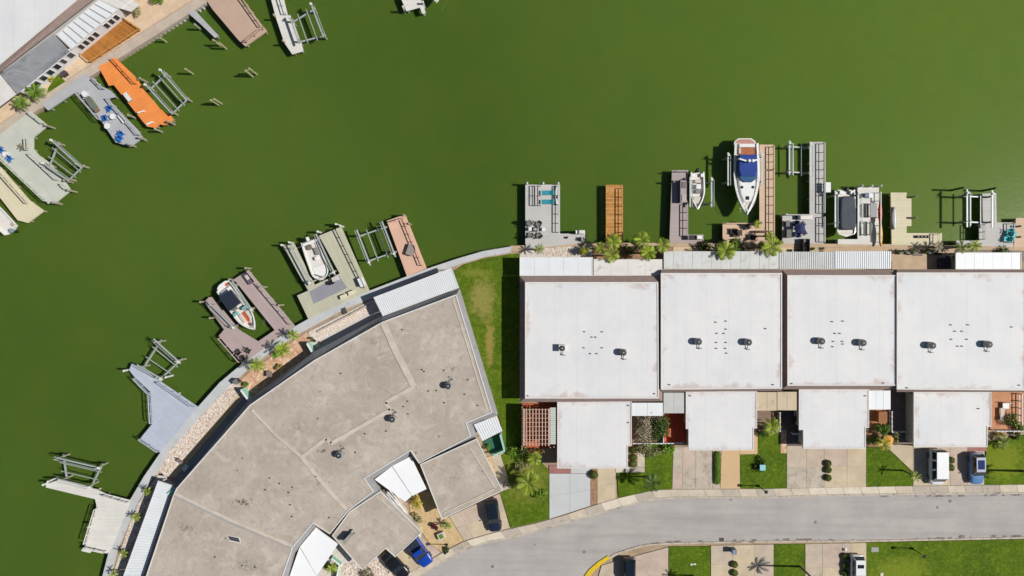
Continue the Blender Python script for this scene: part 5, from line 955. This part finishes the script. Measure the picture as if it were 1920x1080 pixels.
# ---------------------------------------------------------------- vehicles
M_tyre = mat('tyre_rubber', '1d1d1d', .9, .1, 4, .1, 9); M_rim = mat('wheel_rim', 'a8aaac', .35, .05, 2, .05, 9, metal=.6); M_cglass = mat('car_glass', '18222c', .08, .1, 1, .02, 8, spec=.7); M_lens = mat('headlamp', 'd5dadd', .2, .03, 2, .02, 8); M_red = mat('tail_lamp', 'a3161a', .3, .05, 2, .02, 8)
def car(name, label, cat, c, front, L, B, Hc, paint, roofm=None, style='suv', z=0.006, glass=None):
    p, q = W(*c, z + .9), W(*front, z + .9); ang = math.atan2(q.y - p.y, q.x - p.x) - math.pi / 2
    t = thing(name, label, cat, (p.x, p.y, z), ang); ROOT[t.name] = (0, 0, 0); roofm = roofm or paint; glass = glass or M_cglass
    belt = {'suv': .98, 'sedan': .9, 'van': 1.05, 'pickup': 1.05}[style]
    # lower body: lofted along its length
    st = {'suv': [(-.5, .76, .55, .8), (-.49, .88, .35, .93), (-.42, .98, .25, 1), (0, 1, .22, 1), (.18, 1, .22, 1), (.3, .98, .22, .95), (.42, .93, .25, .88), (.48, .8, .35, .78), (.5, .62, .5, .68)],
          'sedan': [(-.5, .72, .5, .85), (-.485, .86, .35, .98), (-.4, .96, .25, 1.02), (-.1, 1, .22, 1), (.15, 1, .22, 1), (.3, .97, .22, .93), (.42, .9, .25, .83), (.48, .76, .35, .72), (.5, .58, .45, .62)],
          'van': [(-.5, .85, .45, .95), (-.49, .95, .3, 1), (-.3, 1, .25, 1), (.2, 1, .25, 1), (.36, .98, .25, .95), (.44, .94, .28, .88), (.485, .82, .38, .78), (.5, .66, .48, .68)],
          'pickup': [(-.5, .86, .5, .92), (-.49, .95, .4, .98), (-.3, 1, .3, .98), (0, 1, .3, 1), (.18, 1, .3, 1), (.32, .98, .3, .98), (.43, .94, .32, .94), (.485, .84, .4, .85), (.5, .7, .5, .75)]}[style]
    vs, fs = [], []
    for y, w, zl, zt in st:
        hw, zt = w * B / 2, zt * belt
        ring = [(hw * .86, zl), (hw * .98, zl + .12), (hw, (zl + zt) / 2), (hw * .97, zt - .1), (hw * .88, zt - .02), (hw * .6, zt + .02)]
        ring = ring + [(0, zt + .04)] + [(-x, zz) for x, zz in ring[::-1]]
        vs += [(x, y * L, zz) for x, zz in ring]
    n = 13
    for i in range(len(st) - 1):
        for k in range(n): fs.append((i*n + k, i*n + (k+1) % n, (i+1)*n + (k+1) % n, (i+1)*n + k))
    fs += [tuple(range(n))[::-1], tuple(range((len(st)-1)*n, len(st)*n))]
    body = MB().add(vs, [f[::-1] for f in fs]).build('body', paint, t, True); sp = body.modifiers.new('edge', 'EDGE_SPLIT'); sp.split_angle = R(45)
    y0, y1, y2, y3 = {'suv': (-.47, -.4, .06, .22), 'sedan': (-.34, -.2, .05, .2), 'van': (-.49, -.47, .27, .4), 'pickup': (-.06, -.02, .1, .24)}[style]
    y0, y1, y2, y3 = y0 * L, y1 * L, y2 * L, y3 * L; bw, rw = B * .44, B * (.355 if style != 'van' else .425); zb = belt - .03; zr = Hc
    bas = [(-bw, y0), (bw, y0), (bw, y3), (-bw, y3)]; top = [(-rw, y1), (rw, y1), (rw, y2), (-rw, y2)]
    cab = MB().add([(x, y, zb) for x, y in bas] + [(x, y, zr) for x, y in top], [(0, 1, 5, 4), (1, 2, 6, 5), (2, 3, 7, 6), (3, 0, 4, 7), (3, 2, 1, 0)]).build('cabin', roofm, t)
    rp = MB().prism([(x * 1.0, y) for x, y in top], zr + .05, zr - .02).build('roof', roofm, t); bv = rp.modifiers.new('bevel', 'BEVEL'); bv.width = .07; bv.segments = 3
    def pane(nm, a, b, c_, d_, f=.1, out=.012):
        a, b, c_, d_ = [Vector(v) for v in (a, b, c_, d_)]; ctr = (a + b + c_ + d_) / 4; nn = (b - a).cross(d_ - a).normalized()
        MB().add([v.lerp(ctr, f) + nn * out for v in (a, b, c_, d_)] + [v.lerp(ctr, f) - nn * .01 for v in (a, b, c_, d_)], [(0, 1, 2, 3), (0, 4, 5, 1), (1, 5, 6, 2), (2, 6, 7, 3), (3, 7, 4, 0)]).build(nm, glass, t)
    B3 = [(x, y, zb + .02) for x, y in bas]; T3 = [(x, y, zr) for x, y in top]
    pane('rear_window', B3[0], B3[1], T3[1], T3[0]); pane('windscreen', B3[2], B3[3], T3[3], T3[2], .07)
    if style == 'van':
        for s in (0, 1):
            e0, e1, u0, u1 = (B3[1], B3[2], T3[1], T3[2]) if s else (B3[3], B3[0], T3[3], T3[0])
            e0, e1, u0, u1 = [Vector(v) for v in (e0, e1, u0, u1)]
            for f0, f1 in ((.02, .3), (.33, .62), (.65, .98)): pane('side_window', e0.lerp(e1, f0), e0.lerp(e1, f1), u0.lerp(u1, f1), u0.lerp(u1, f0), .12)
    else:
        pane('side_window', B3[1], B3[2], T3[2], T3[1], .12); pane('side_window', B3[3], B3[0], T3[0], T3[3], .12)
    if style == 'pickup':
        rbox(t, 'bed_cover', (0, -.28 * L, 1.06), (B * .8, L * .38, .08), M_navy, bev=.03); rbox(t, 'tailgate', (0, -.49 * L, .85), (B * .8, .08, .5), paint, bev=.03)
    for sx in (-1, 1):
        for sy in (-.3, .31):
            w = MB().tube((sx * (B / 2 - .2), sy * L, .33), (sx * (B / 2 + .0), sy * L, .33), .34, .34, 16).build('wheel', M_tyre, t)
            MB().tube((sx * (B / 2 + .0), sy * L, .33), (sx * (B / 2 + .02), sy * L, .33), .2, .2, 10).build('rim', M_rim, w)
        rbox(t, 'headlight', (sx * B * .33, L * .482, .62), (.34, .16, .14), M_lens, bev=.04); rbox(t, 'tail_light', (sx * B * .36, -L * .488, .75), (.24, .1, .2), M_red, bev=.03)
        rbox(t, 'mirror', (sx * (B / 2 + .06), y3 - .15, belt + .1), (.2, .14, .16), paint, bev=.04)
    return t
def paint(n, h): return mat(n, h, .3, .04, .5, .02, 6, spec=.5, coat=.6)
P_dnavy, P_blue, P_black, P_white, P_mid = paint('paint_dark_navy', '1c2436'), paint('paint_bright_blue', '1140a4'), paint('paint_black', '1a1a1c'), paint('paint_white', 'e4e6e8'), paint('paint_steel_blue', '5a83b4')
car('parked_car', 'dark navy car with black roof on the driveway of the curved block', 'car', (924.5, 967), (930, 1000), 4.6, 1.9, 1.55, P_dnavy, M_cglass, 'suv')
car('pickup_truck', 'bright blue pickup with a dark bed cover beside the gravel yard', 'pickup', (783, 1031), (806, 1063), 5.2, 1.95, 1.75, P_blue, P_blue, 'pickup')
car('parked_car', 'black saloon with silver trim under the tan garage roof edge', 'car', (741, 1061), (772, 1094), 4.6, 1.85, 1.42, P_black, P_black, 'sedan')
car('parked_van', 'tall white van parked in front of the right end white house', 'van', (1758, 876), (1758, 910), 5.0, 1.95, 2.05, P_white, P_white, 'van')
t = car('parked_car', 'steel blue car with white roof bars beside the white van', 'car', (1833, 879), (1833.5, 907), 4.4, 1.85, 1.65, P_mid, mat('silver_roof', 'a3a9b6', .35, .04, .5, .02, 6, coat=.4), 'suv'); rbox(t, 'sunroof', (0, -.75, 1.705), (.95, 1.3, .03), mat('blue_sunroof', '1d2f6a', .15, .05, 1, .02, 8), bev=.01)
car('parked_car', 'dark navy car at the bottom edge by the yellow kerb', 'car', (1180, 1077), (1179, 1140), 4.5, 1.85, 1.5, P_dnavy, M_cglass, 'suv')
t = car('parked_car', 'white car at the bottom edge beside the lower right lawn', 'car', (1609, 1072), (1609, 1140), 4.6, 1.85, 1.6, P_white, P_white, 'suv'); rbox(t, 'sunroof', (0, -1.0, 1.655), (.9, .5, .03), M_cglass, bev=.01)

# ---------------------------------------------------------------- plants
def leaf_mat(n, h, h2):
    b = NB(n); oi = b.new('ShaderNodeObjectInfo'); c = b.mix(b.rng(b.noise(1.6, 3, .6), .3, .7), A(h), A(h2)); c = b.mix(b.rng(b.noise(9, 2), .35, .65, 0, .35), c, dark(A(h), .5))
    hs = b.new('ShaderNodeHueSaturation'); b.L(c, hs.inputs['Color']); b.L(b.rng(oi.outputs['Random'], 0, 1, .55, 1.25), hs.inputs['Value']); b.L(hs.outputs[0], b.b.inputs['Base Color'])
    b.b.inputs['Roughness'].default_value = .55; b.b.inputs['Specular IOR Level'].default_value = .3; return b.m
L_palm = leaf_mat('palm_leaf', '87a02c', 'a9b73c'); L_palm2 = leaf_mat('palm_leaf_dark', '70883a', '8d9a45'); L_bush = leaf_mat('bush_leaf', '5f8a22', '83a034'); L_dark = leaf_mat('dark_leaf', '3f5a1c', '5c7426'); L_olive = leaf_mat('olive_leaf', '8a8e5a', 'b0a878'); L_yel = leaf_mat('yellow_leaf', 'b5a83a', 'c8b850'); L_top = leaf_mat('topiary_leaf', '5a6420', '757a2c'); L_flow = leaf_mat('flower_leaf', 'd06a3a', 'd8902c'); L_dry = leaf_mat('dry_leaf', '9a8d72', 'b5a890')
M_trunk = mat('palm_trunk', '8c7d66', .9, .25, 3, .2, 9, bump=.4); M_stem = mat('woody_stem', '6a5640', .9, .2, 3, .15, 9)
def frond_mesh(nm, Lf, droop, m, n=14, ll=.42, rise=.45):
    mb = MB(); P = []
    for i in range(n + 1):
        t = i / n; P.append(Vector((Lf * t * (1 - .12 * t), 0, Lf * (rise * t - droop * t * t))))
    for i in range(n): mb.beam(P[i], P[i+1], .045 * (1 - i / n) + .012, .03)
    for i in range(2, n + 1):
        t = i / n; l = ll * (.55 + .9 * math.sin(math.pi * min(1, t * .95)) ) * (1 if t < .9 else .75)
        d = (P[i] - P[i-1]).normalized()
        for s in (-1, 1):
            tip = P[i] + Vector((d.x * l * .62, s * l * .8, d.z * l * .5 - l * .28)); b0 = P[i] - d * (Lf / n * .45); b1 = P[i] + d * (Lf / n * .45)
            mb.add([b0, b1, tip], [(0, 1, 2)] if s > 0 else [(1, 0, 2)])
    return mb.mesh(nm, m)
FR = {}
def palm(label, base, h, Lf=1.35, k=16, m=None, lean=(0, 0), group='palms', name='palm_tree', z=0.0, trunk=.11, droop=.55, crown_at=False, ll=None):
    """base is the pixel of the trunk foot, or of the crown when crown_at"""
    m = m or L_palm; w = W(*base, z + h) if crown_at else W(*base, z)
    t = thing(name, label, 'palm', (w.x, w.y, z), random.uniform(0, 6), group); ROOT[t.name] = (0, 0, 0)
    mb = MB(); prev = Vector((0, 0, -.15))
    for i in range(1, 7):
        u = i / 6; cur = Vector((lean[0] * u * u, lean[1] * u * u, h * u)); mb.tube(prev, cur, trunk * (1.15 - .35 * (u - 1/6)), trunk * (1.15 - .35 * u), 7, cap=(i in (1, 6))); prev = cur
    mb.build('trunk', M_trunk, t)
    MB().blob((prev.x, prev.y, prev.z), (trunk * 1.3, trunk * 1.3, trunk * 2), 1, .1).build('crown_shaft', M_stem if trunk < .15 else m, t)
    for i in range(k):
        v = i % 3; key = (m.name, round(Lf, 2), v)
        if key not in FR: FR[key] = frond_mesh('frond', Lf * (1, .92, .8)[v], droop * (1.15, .95, .6)[v], m, ll=(ll or Lf * .19), rise=(.25, .55, .95)[v])
        o = bpy.data.objects.new('frond', FR[key]); COL.objects.link(o); o.parent = t; o.location = prev + Vector((0, 0, .05))
        o.rotation_euler = (random.uniform(-.15, .15), random.uniform(-.12, .18), i * 2.39996 + random.uniform(-.2, .2))
    return t
def leaves(mb, c, r, n, size, shell=.5, flat=.0):
    c = Vector(c)
    for _ in range(n):
        while True:
            d = Vector((random.uniform(-1, 1), random.uniform(-1, 1), random.uniform(-.8, 1)))
            if .05 < d.length <= 1: break
        d = d.normalized() * (shell + (1 - shell) * random.random() ** .6) ; p = c + Vector((d.x * r[0], d.y * r[1], d.z * r[2]))
        nrm = (d + Vector((random.gauss(0, .6), random.gauss(0, .6), random.gauss(.3, .5)))).normalized(); a = nrm.cross(Vector((random.random() - .5, random.random() - .5, random.random() - .5))).normalized(); b = nrm.cross(a)
        s = size * random.uniform(.6, 1.3); mb.add([p - a * s, p - b * s * .45, p + a * s, p + b * s * .45], [(0, 1, 2, 3)])
def bush(label, c, r, h, m, n=420, size=.13, group='shrubs', name='shrub', clumps=5, z=0.0, cat='shrub', shell=.35):
    w = W(*c, z); t = thing(name, label, cat, (w.x, w.y, z), 0, group); ROOT[t.name] = (0, 0, 0); mb = MB()
    for k in range(clumps):
        a = random.uniform(0, 6.28); f = .72 if clumps > 1 else 0; rr = (r[0] if isinstance(r, tuple) else r, r[1] if isinstance(r, tuple) else r); u = random.random() ** .5
        cc = (math.cos(a) * rr[0] * f * u, math.sin(a) * rr[1] * f * u, h * random.uniform(.45, .7)); g = (.5 if clumps > 1 else 1)
        leaves(mb, cc, (rr[0] * g, rr[1] * g, h * (.4 if clumps > 1 else .55)), n // clumps, size, shell)
    mb.build('foliage', m, t); MB().tube((0, 0, -.1), (0, 0, h * .55), .06, .03, 6).tube((0, 0, h * .2), (.2, .1, h * .6), .03, .015, 5).tube((0, 0, h * .15), (-.15, .15, h * .6), .03, .015, 5).build('stem', M_stem, t)
    return t
def topiary(label, c, r, group, h=None):
    w = W(*c, 0); t = thing('clipped_shrub', label, 'shrub', (w.x, w.y, 0), 0, group); ROOT[t.name] = (0, 0, 0); mb = MB()
    leaves(mb, (0, 0, (h or r) * .95), (r, r, h or r), 620, .075, .82); mb.build('foliage', L_top, t); MB().blob((0, 0, (h or r) * .9), (r * .85, r * .85, (h or r) * .85), 2, .06).build('inner_foliage', L_dark, t); MB().tube((0, 0, -.1), (0, 0, r * .5), .06, .05, 6).build('stem', M_stem, t)
for g, rows in (('clipped shrubs on the wide driveway', [(1551, 868), (1551, 880), (1551, 895)]), ('clipped shrubs beside the leftmost garage', [(1187, 843), (1187, 857), (1187, 869)]), ('clipped shrubs by the white van', [(1781, 862), (1781, 876)]), ('clipped shrubs on the lower middle driveway', [(1376, 1057), (1376, 1073)]), ('clipped shrubs beside the white car', [(1583, 1042), (1583, 1058), (1583, 1073)])):
    nm = ['upper', 'lower'] if len(rows) == 2 else ['topmost', 'middle', 'lowest']
    for k, c in enumerate(rows): topiary('%s of the %s' % (nm[k], g.replace('shrubs', 'round shrubs')), c, .5, g, .3)
topiary('round clipped shrub alone beside the grey driveway', (1113, 889), .62, 'clipped shrubs', .42)
simple('water_meter', 'small dark meter cover above the three shrubs by the white car', 'cover', (1582, 1030), [('lid', (0, 0, .05), (.35, .35, .14), M_vent), ('rim', (.2, 0, .02), (.5, .4, .08), M_white)], z=.01)
# hedge in the tan driveway
hd = thing('hedge', 'long rounded clipped hedge between the stained and tan driveways', 'hedge', W(1344.5, 877)); ROOT[hd.name] = (0, 0, 0); mb = MB(); cr = MB()
for i in range(13):
    y = -1.9 + i * 3.85 / 12; leaves(mb, (0, y, .22), (.5, .42, .26), 260, .08, .8); cr.blob((0, y, .2), (.46, .38, .22), 1, .08)
mb.build('foliage', leaf_mat('hedge_leaf', '5a7818', '6f8c20'), hd); cr.build('inner_foliage', L_dark, hd)
# palms behind the white houses
for x, y, h, lf, lab in ((1150, 452, 3.2, 1.3, 'bright green palm at the foot of the oiled wood dock'), (1147, 478, 3.0, 1.35, 'bright green palm overlapping the weathered patio roof left of the middle clump'), (1127, 465, 2.4, 1.1, 'smaller palm left of the oiled wood dock foot'),
    (1203, 449, 3.4, 1.35, 'bright green palm nearest the water in the clump of three'), (1243, 460, 3.2, 1.25, 'rightmost bright green palm in the clump of three'), (1215, 473, 3.2, 1.4, 'lowest palm in the clump of three overlapping the patio roof'),
    (1360, 470, 3.0, 1.7, 'leafy palm over the patio roof left of the sand coloured dock'), (1447, 462, 3.0, 1.8, 'leafy palm over the patio roof right of the sand coloured dock'), (1421, 420, 1.6, .75, 'small palm in a corner of the sand coloured dock by the yacht bow'), (1443, 441, 2.0, .8, 'small palm by the railing at the foot of the sand coloured dock')):
    palm(lab, (x, y), h, lf, 20, L_palm, crown_at=True, group='palms behind the white houses')
palm('small palm at the foot of the light grey L shaped dock', (1011, 467), 1.9, .9, 14, L_palm2, crown_at=True, group='palms behind the white houses')
palm('left olive palm beside the right patio roof', (1803, 463), 3.0, 1.15, 18, L_palm2, crown_at=True, group='palms behind the white houses'); palm('right yellow green palm beside the right patio roof', (1826, 461), 2.6, 1.05, 18, L_palm, crown_at=True, group='palms behind the white houses')
palm('thin dry palm above the paved patio right of the ribbed roofs', (1759, 462), 2.0, .95, 13, L_dry, crown_at=True, group='palms behind the white houses')
bush('yellow green round bush beside the wood dock palms', (1097, 470), .95, 1.9, leaf_mat('gold_bush', '8d9426', 'a8a83a'), 700, .12)
bush('broad leaved bush spilling over the weathered patio roof edge', (1370, 463), 1.0, 2.6, L_bush, 420, .22, clumps=6); bush('olive bush between the two patio roof palms', (1392, 466), 1.1, 2.0, L_dry, 420, .15, clumps=6); bush('shadowy bush left of the right patio roof palm', (1428, 466), .9, 2.0, L_olive, 380, .16, clumps=5)
bush('dark spiky bush left of the patio roof palms', (1324, 465), 1.1, 1.2, L_dark, 420, .16, clumps=6); bush('dark low hedge plant under the clump of three palms', (1225, 470), .9, 1.0, L_dark, 420, .12); bush('dark low plant left of the clump of three palms', (1180, 470), 1.2, .9, L_dark, 420, .13)
for k, x in enumerate((1483, 1494, 1522, 1540)): bush(('first', 'second', 'third', 'fourth')[k] + ' dark low plant from the left below the navy parasol platform', (x, 469), .4, .5, L_dark, 160, .08, clumps=2, group='low plants below the parasol platform')
for k, x in enumerate((1678, 1690, 1708, 1734, 1750)): bush(('first', 'second', 'third', 'fourth', 'fifth')[k] + ' dark potted plant from the left along the paved patio', (x, 471), .45, .8, L_dark, 170, .1, clumps=3, group='potted plants on the paved patio')
bush('dark green shrub at the right end of the back yard strip', (1878, 472), .9, .9, L_dark, 360, .12)
# palms on the patio of the curved block
for x, y, lf, h, lab in ((481, 684, 1.35, 2.4, 'palm at the left of the paved palm patio'), (530, 655, 1.35, 2.4, 'palm above the turf bed on the paved palm patio'), (549, 628, 1.0, 2.0, 'palm nearest the mauve dock on the paved palm patio')):
    palm(lab, (x, y), h, lf, 14, L_palm, crown_at=True, group='palms on the paved patio')
bush('small yellow plant by the shaded edge of the palm patio', (524, 688), .5, .8, L_yel, 160, .13, clumps=3); bush('green plant beside the left aqua screen', (465, 718), .5, .7, L_bush, 160, .12, clumps=3); bush('dark potted plant beside the right aqua screen', (589, 636), .45, .8, L_dark, 180, .1, clumps=2); bush('white flowering pot right of the right aqua screen', (601, 644), .4, .5, L_dry, 150, .1, clumps=2)
for k, (x, y) in enumerate(((276, 921), (254, 970), (231, 1038), (213, 1076))): palm(('first', 'second', 'third', 'fourth')[k] + ' small palm from the top along the ribbed walkway cover', (x, y), 1.3, .8, 11, L_palm, crown_at=True, group='palms along the walkway cover')
# front gardens
palm('large yellow green palm on the front lawn beside the grey driveway', (990, 905), 3.0, 2.0, 18, L_palm, crown_at=True, droop=.5, group='front garden palms'); palm('spiky palm below the pergola', (1002, 860), 1.6, 1.25, 20, L_palm, crown_at=True, group='front garden palms')
palm('palm casting a star shadow on the lawn beside the leftmost garage', (1214, 894), 2.9, 1.45, 13, L_dark, group='front garden palms', ll=.42); palm('palm in the courtyard left of the third garage', (1447, 800), 2.6, 1.5, 20, L_palm, crown_at=True, group='front garden palms')
palm('yellow palm below the orange parasol', (1657, 832), 1.8, 1.2, 16, leaf_mat('yellow_palm', 'b0ac3c', 'd0c458'), crown_at=True, group='front garden palms'); palm('slim palm at the corner of the triangular lawn', (1693, 882), 3.0, .85, 10, L_palm, group='front garden palms')
palm('low fan palm on the lawn at the far right', (1880, 830), .7, 1.3, 14, L_palm2, crown_at=True, group='front garden palms', droop=.7); palm('tall palm at the right edge casting a long trunk shadow', (1918, 883), 6.5, 1.6, 15, L_palm, group='front garden palms', trunk=.16)
palm('tall palm at the bottom edge casting a shadow on the driveway', (1500, 1062), 6.3, 1.4, 14, L_palm, group='front garden palms', trunk=.14); palm('palm at the bottom edge of the small lower lawn', (1300, 1079), 3.4, 1.1, 12, L_palm2, group='front garden palms')
bush('rust coloured flowering bush below the pergola', (1000, 842), (1.5, .6), 1.3, leaf_mat('rust_leaf', '8c6a3c', 'a87c4c'), 420, .14, clumps=6); bush('dark bush left of the spiky palm', (978, 846), 1.1, 1.4, L_dark, 520, .13, clumps=6); bush('pale green bush in the dry patch left of the grey driveway', (978, 873), 1.1, 1.0, L_olive, 420, .14, clumps=6); bush('dark bush in the shade by the garage wing of the curved block', (962, 905), 1.2, 1.5, L_dark, 520, .14, clumps=6); bush('bright bush right of the large yellow green palm', (1012, 925), 1.0, .9, L_bush, 420, .14, clumps=5)
bush('yellow green bush in the grass left of the pergola', (965, 845), .9, .8, L_bush, 420, .12, clumps=5)
for c, r, n, m, lab in (((1230, 797), (1.5, 2.4), 3400, L_dark, 'large green climbing bush beside the orange tiled patio'), ((1204, 801), (1.6, 2.3), 3200, L_dry, 'grey brown flowering bush right of the leftmost garage'), ((1216, 778), (2.0, .9), 900, L_dry, 'twiggy top of the flowering bush over the white entry canopy')): bush(lab, c, r, 2.3, m, n, .14, clumps=20)
bush('straw coloured bush below the white railing', (1218, 841), (2.0, 1.1), 1.0, L_olive, 1000, .14, clumps=10); bush('green fern clump beside the stained driveway', (1252, 843), (.9, 1.0), .9, L_bush, 420, .15, clumps=5)
bush('dark shrub ring around the teal utility box', (1420, 868), 1.15, .7, L_dark, 480, .12, clumps=7); bush('dark bush between the courtyard palm and the second garage', (1428, 805), 1.0, 1.2, L_dark, 420, .14, clumps=5); bush('bright green bush beside the terracotta court', (1650, 803), 1.15, 1.6, L_bush, 520, .17, clumps=6); bush('dark leafy bush between the third garage and the orange parasol', (1634, 822), 1.0, 1.2, L_dark, 500, .14, clumps=6); bush('mixed bush right of the orange parasol', (1673, 820), .8, 1.3, L_olive, 380, .15, clumps=5)
bush('row of yellow flowering plants in the brown courtyard', (1461, 784), (.35, 1.5), .8, L_yel, 300, .12, clumps=6); bush('dark bush in the shaded corner of the dark courtyard', (1489, 790), .9, 1.0, L_dark, 360, .12, clumps=4); bush('dark shrub in the terracotta court at the right', (1890, 785), 1.0, 1.3, L_dark, 380, .13, clumps=5); bush('yellow flowering border below the white fence at the right', (1868, 815), (1.0, .4), .6, L_yel, 260, .11, clumps=5); bush('green bush behind the white fence at the far right', (1902, 798), .8, 1.2, L_bush, 320, .14, clumps=4)
bush('dark clump on the lawn at the right edge', (1906, 815), .6, .7, L_dark, 260, .12, clumps=4); bush('flowering plants under the pergola', (998, 790), (.6, 2.0), 1.6, L_flow, 420, .13, clumps=7); bush('green vine at the top corner of the pergola', (990, 765), .5, 1.8, L_bush, 200, .13, clumps=3)
bush('olive shrub in the gravel court between the tan garages', (782, 940), (.9, 1.1), 1.2, L_yel, 420, .14, clumps=6); bush('yellow green shrub at the lower end of the gravel court', (787, 968), .8, .9, L_olive, 320, .14, clumps=4); bush('dark red leaved shrub in the gravel yard', (818, 983), .6, .9, leaf_mat('red_leaf', '5a2228', '7a3a38'), 320, .13, clumps=3); palm('small palm beside the red leaved shrub in the gravel yard', (838, 985), 1.0, .9, 11, L_palm2, crown_at=True, group='front garden palms'); bush('dark plant behind the street lamp in the gravel yard', (840, 1031), .5, .8, L_dark, 220, .12, clumps=3)
palm('green palm in the pebble bed at the bottom edge', (622, 1066), 1.2, 1.0, 14, L_palm, crown_at=True, group='front garden palms'); bush('dark bush in the pebble bed below the white stepped wall', (612, 1056), .8, .8, L_dark, 320, .12, clumps=4); bush('grey shrub in the pebble bed at the bottom edge', (690, 1078), 1.1, .8, L_olive, 320, .13, clumps=5)
bush('potted green plant in the aqua walled court', (915, 836), .45, .9, L_bush, 220, .11, clumps=3)
# far quay garden
palm('left round crowned palm by the far quay path', (40, 192), 1.8, 1.25, 22, L_bush, crown_at=True, group='quay palms', droop=.7); palm('right round crowned palm by the far quay path', (66, 172), 1.9, 1.4, 22, L_bush, crown_at=True, group='quay palms', droop=.7)
bush('orange tipped bush between the quay palm and grey veranda', (97, 148), .6, .9, L_yel, 260, .13, clumps=4); bush('sparse olive shrub in the sand at the top', (262, 25), (.9, 1.1), 1.2, L_olive, 320, .12, clumps=6); bush('bright green round bush at the top edge', (300, 3), .95, 1.3, L_bush, 520, .14, clumps=5); palm('small spiky plant on the sage grey deck', (43, 275), .7, .7, 12, L_dry, crown_at=True, group='quay palms', z=DZ)
# cobble band of the curved block and grass tufts
def scatter(name, label, cat, poly, n, size, mats, z, patchy=False):
    P = px(poly, z); xs, ys = [p.x for p in P], [p.y for p in P]; mb = [MB() for _ in mats]; k = 0
    while k < n:
        x, y = random.uniform(min(xs), max(xs)), random.uniform(min(ys), max(ys)); ins = False; j = len(P) - 1
        if patchy and math.sin(x * 1.7) + math.sin(x * .63 + 1) + math.sin(x * 4.1) < random.uniform(-.3, 2.4): continue
        for i in range(len(P)):
            if (P[i].y > y) != (P[j].y > y) and x < (P[j].x - P[i].x) * (y - P[i].y) / (P[j].y - P[i].y) + P[i].x: ins = not ins
            j = i
        if not ins: continue
        k += 1; r = size * random.uniform(.5, 1.3); mb[k % len(mats)].box((x, y, z), (r * 2, r * 1.5, r * .5), random.uniform(0, 3), random.uniform(-.15, .15), random.uniform(-.15, .15), .7)
    t = thing(name, label, cat, (P[0].x, P[0].y, z)); t['kind'] = 'stuff'
    for m_, q in zip(mats, mb): tag(q.build('stone', m_, t), kind='stuff')
ST = [mat('stone_white', 'ebe3da', .9, .1, 2, .1, 9), mat('stone_pink', 'dcc4b4', .9, .12, 2, .1, 9), mat('stone_brown', 'b8a494', .9, .12, 2, .1, 9), mat('stone_cream', 'e4d6c4', .9, .1, 2, .1, 9)]
scatter('cobblestones', 'band of pale pink and white cobbles along the curved walkway', 'stones', [(443, 711), (452, 733), (318, 889), (296, 888), (318, 845), (388, 769)], 2600, .105, ST, 0)
scatter('cobblestones', 'pale pebbles along the ribbed walkway cover', 'stones', [(258, 946), (290, 905), (296, 905), (240, 1080), (212, 1080), (240, 992)], 900, .12, ST, -.01)
scatter('cobblestones', 'pale pebble strip between the khaki dock and the curved block', 'stones', [(580, 625), (699, 565), (704, 578), (594, 640)], 1000, .1, ST[:2] + ST[3:], 0)
scatter('cobblestones', 'white pebble bed beside the black saloon', 'stones', [(636, 1060), (700, 1048), (758, 1084), (640, 1090)], 700, .16, ST, 0)
scatter('cobblestones', 'pale pebbles at the foot of the light grey L shaped dock', 'stones', [(1022, 466), (1070, 462), (1072, 480), (1018, 480)], 400, .1, ST, 0)

LT = [mat('leaf_litter', '8c8279', .95, .2, 4, .2, 12), mat('leaf_litter_dark', '7d746d', .95, .2, 4, .2, 12)]
scatter('leaf_litter', 'dark leaf litter along the lower kerb of the road', 'leaf litter', [(1205, 1021), (1245, 1014.5), (1325, 1012.5), (1330, 1015.5), (1245, 1017.5)], 250, .05, LT, -.127, True)
scatter('leaf_litter', 'dark leaf litter along the kerb left of the white car', 'leaf litter', [(1375, 1011.5), (1480, 1009.5), (1600, 1011), (1600, 1012.7), (1375, 1014.8)], 450, .05, LT, -.127, True)
scatter('leaf_litter', 'dark leaf litter along the kerb of the lower right lawn', 'leaf litter', [(1690, 1009.5), (1780, 1007), (1800, 1003), (1915, 1003.5), (1915, 1006.5), (1700, 1011)], 450, .05, LT, -.127, True)
scatter('leaf_litter', 'dark leaf litter along the upper kerb of the road', 'leaf litter', [(1650, 929.5), (1745, 928.5), (1915, 926.8), (1915, 929), (1745, 932), (1650, 932)], 350, .05, LT, -.127, True)
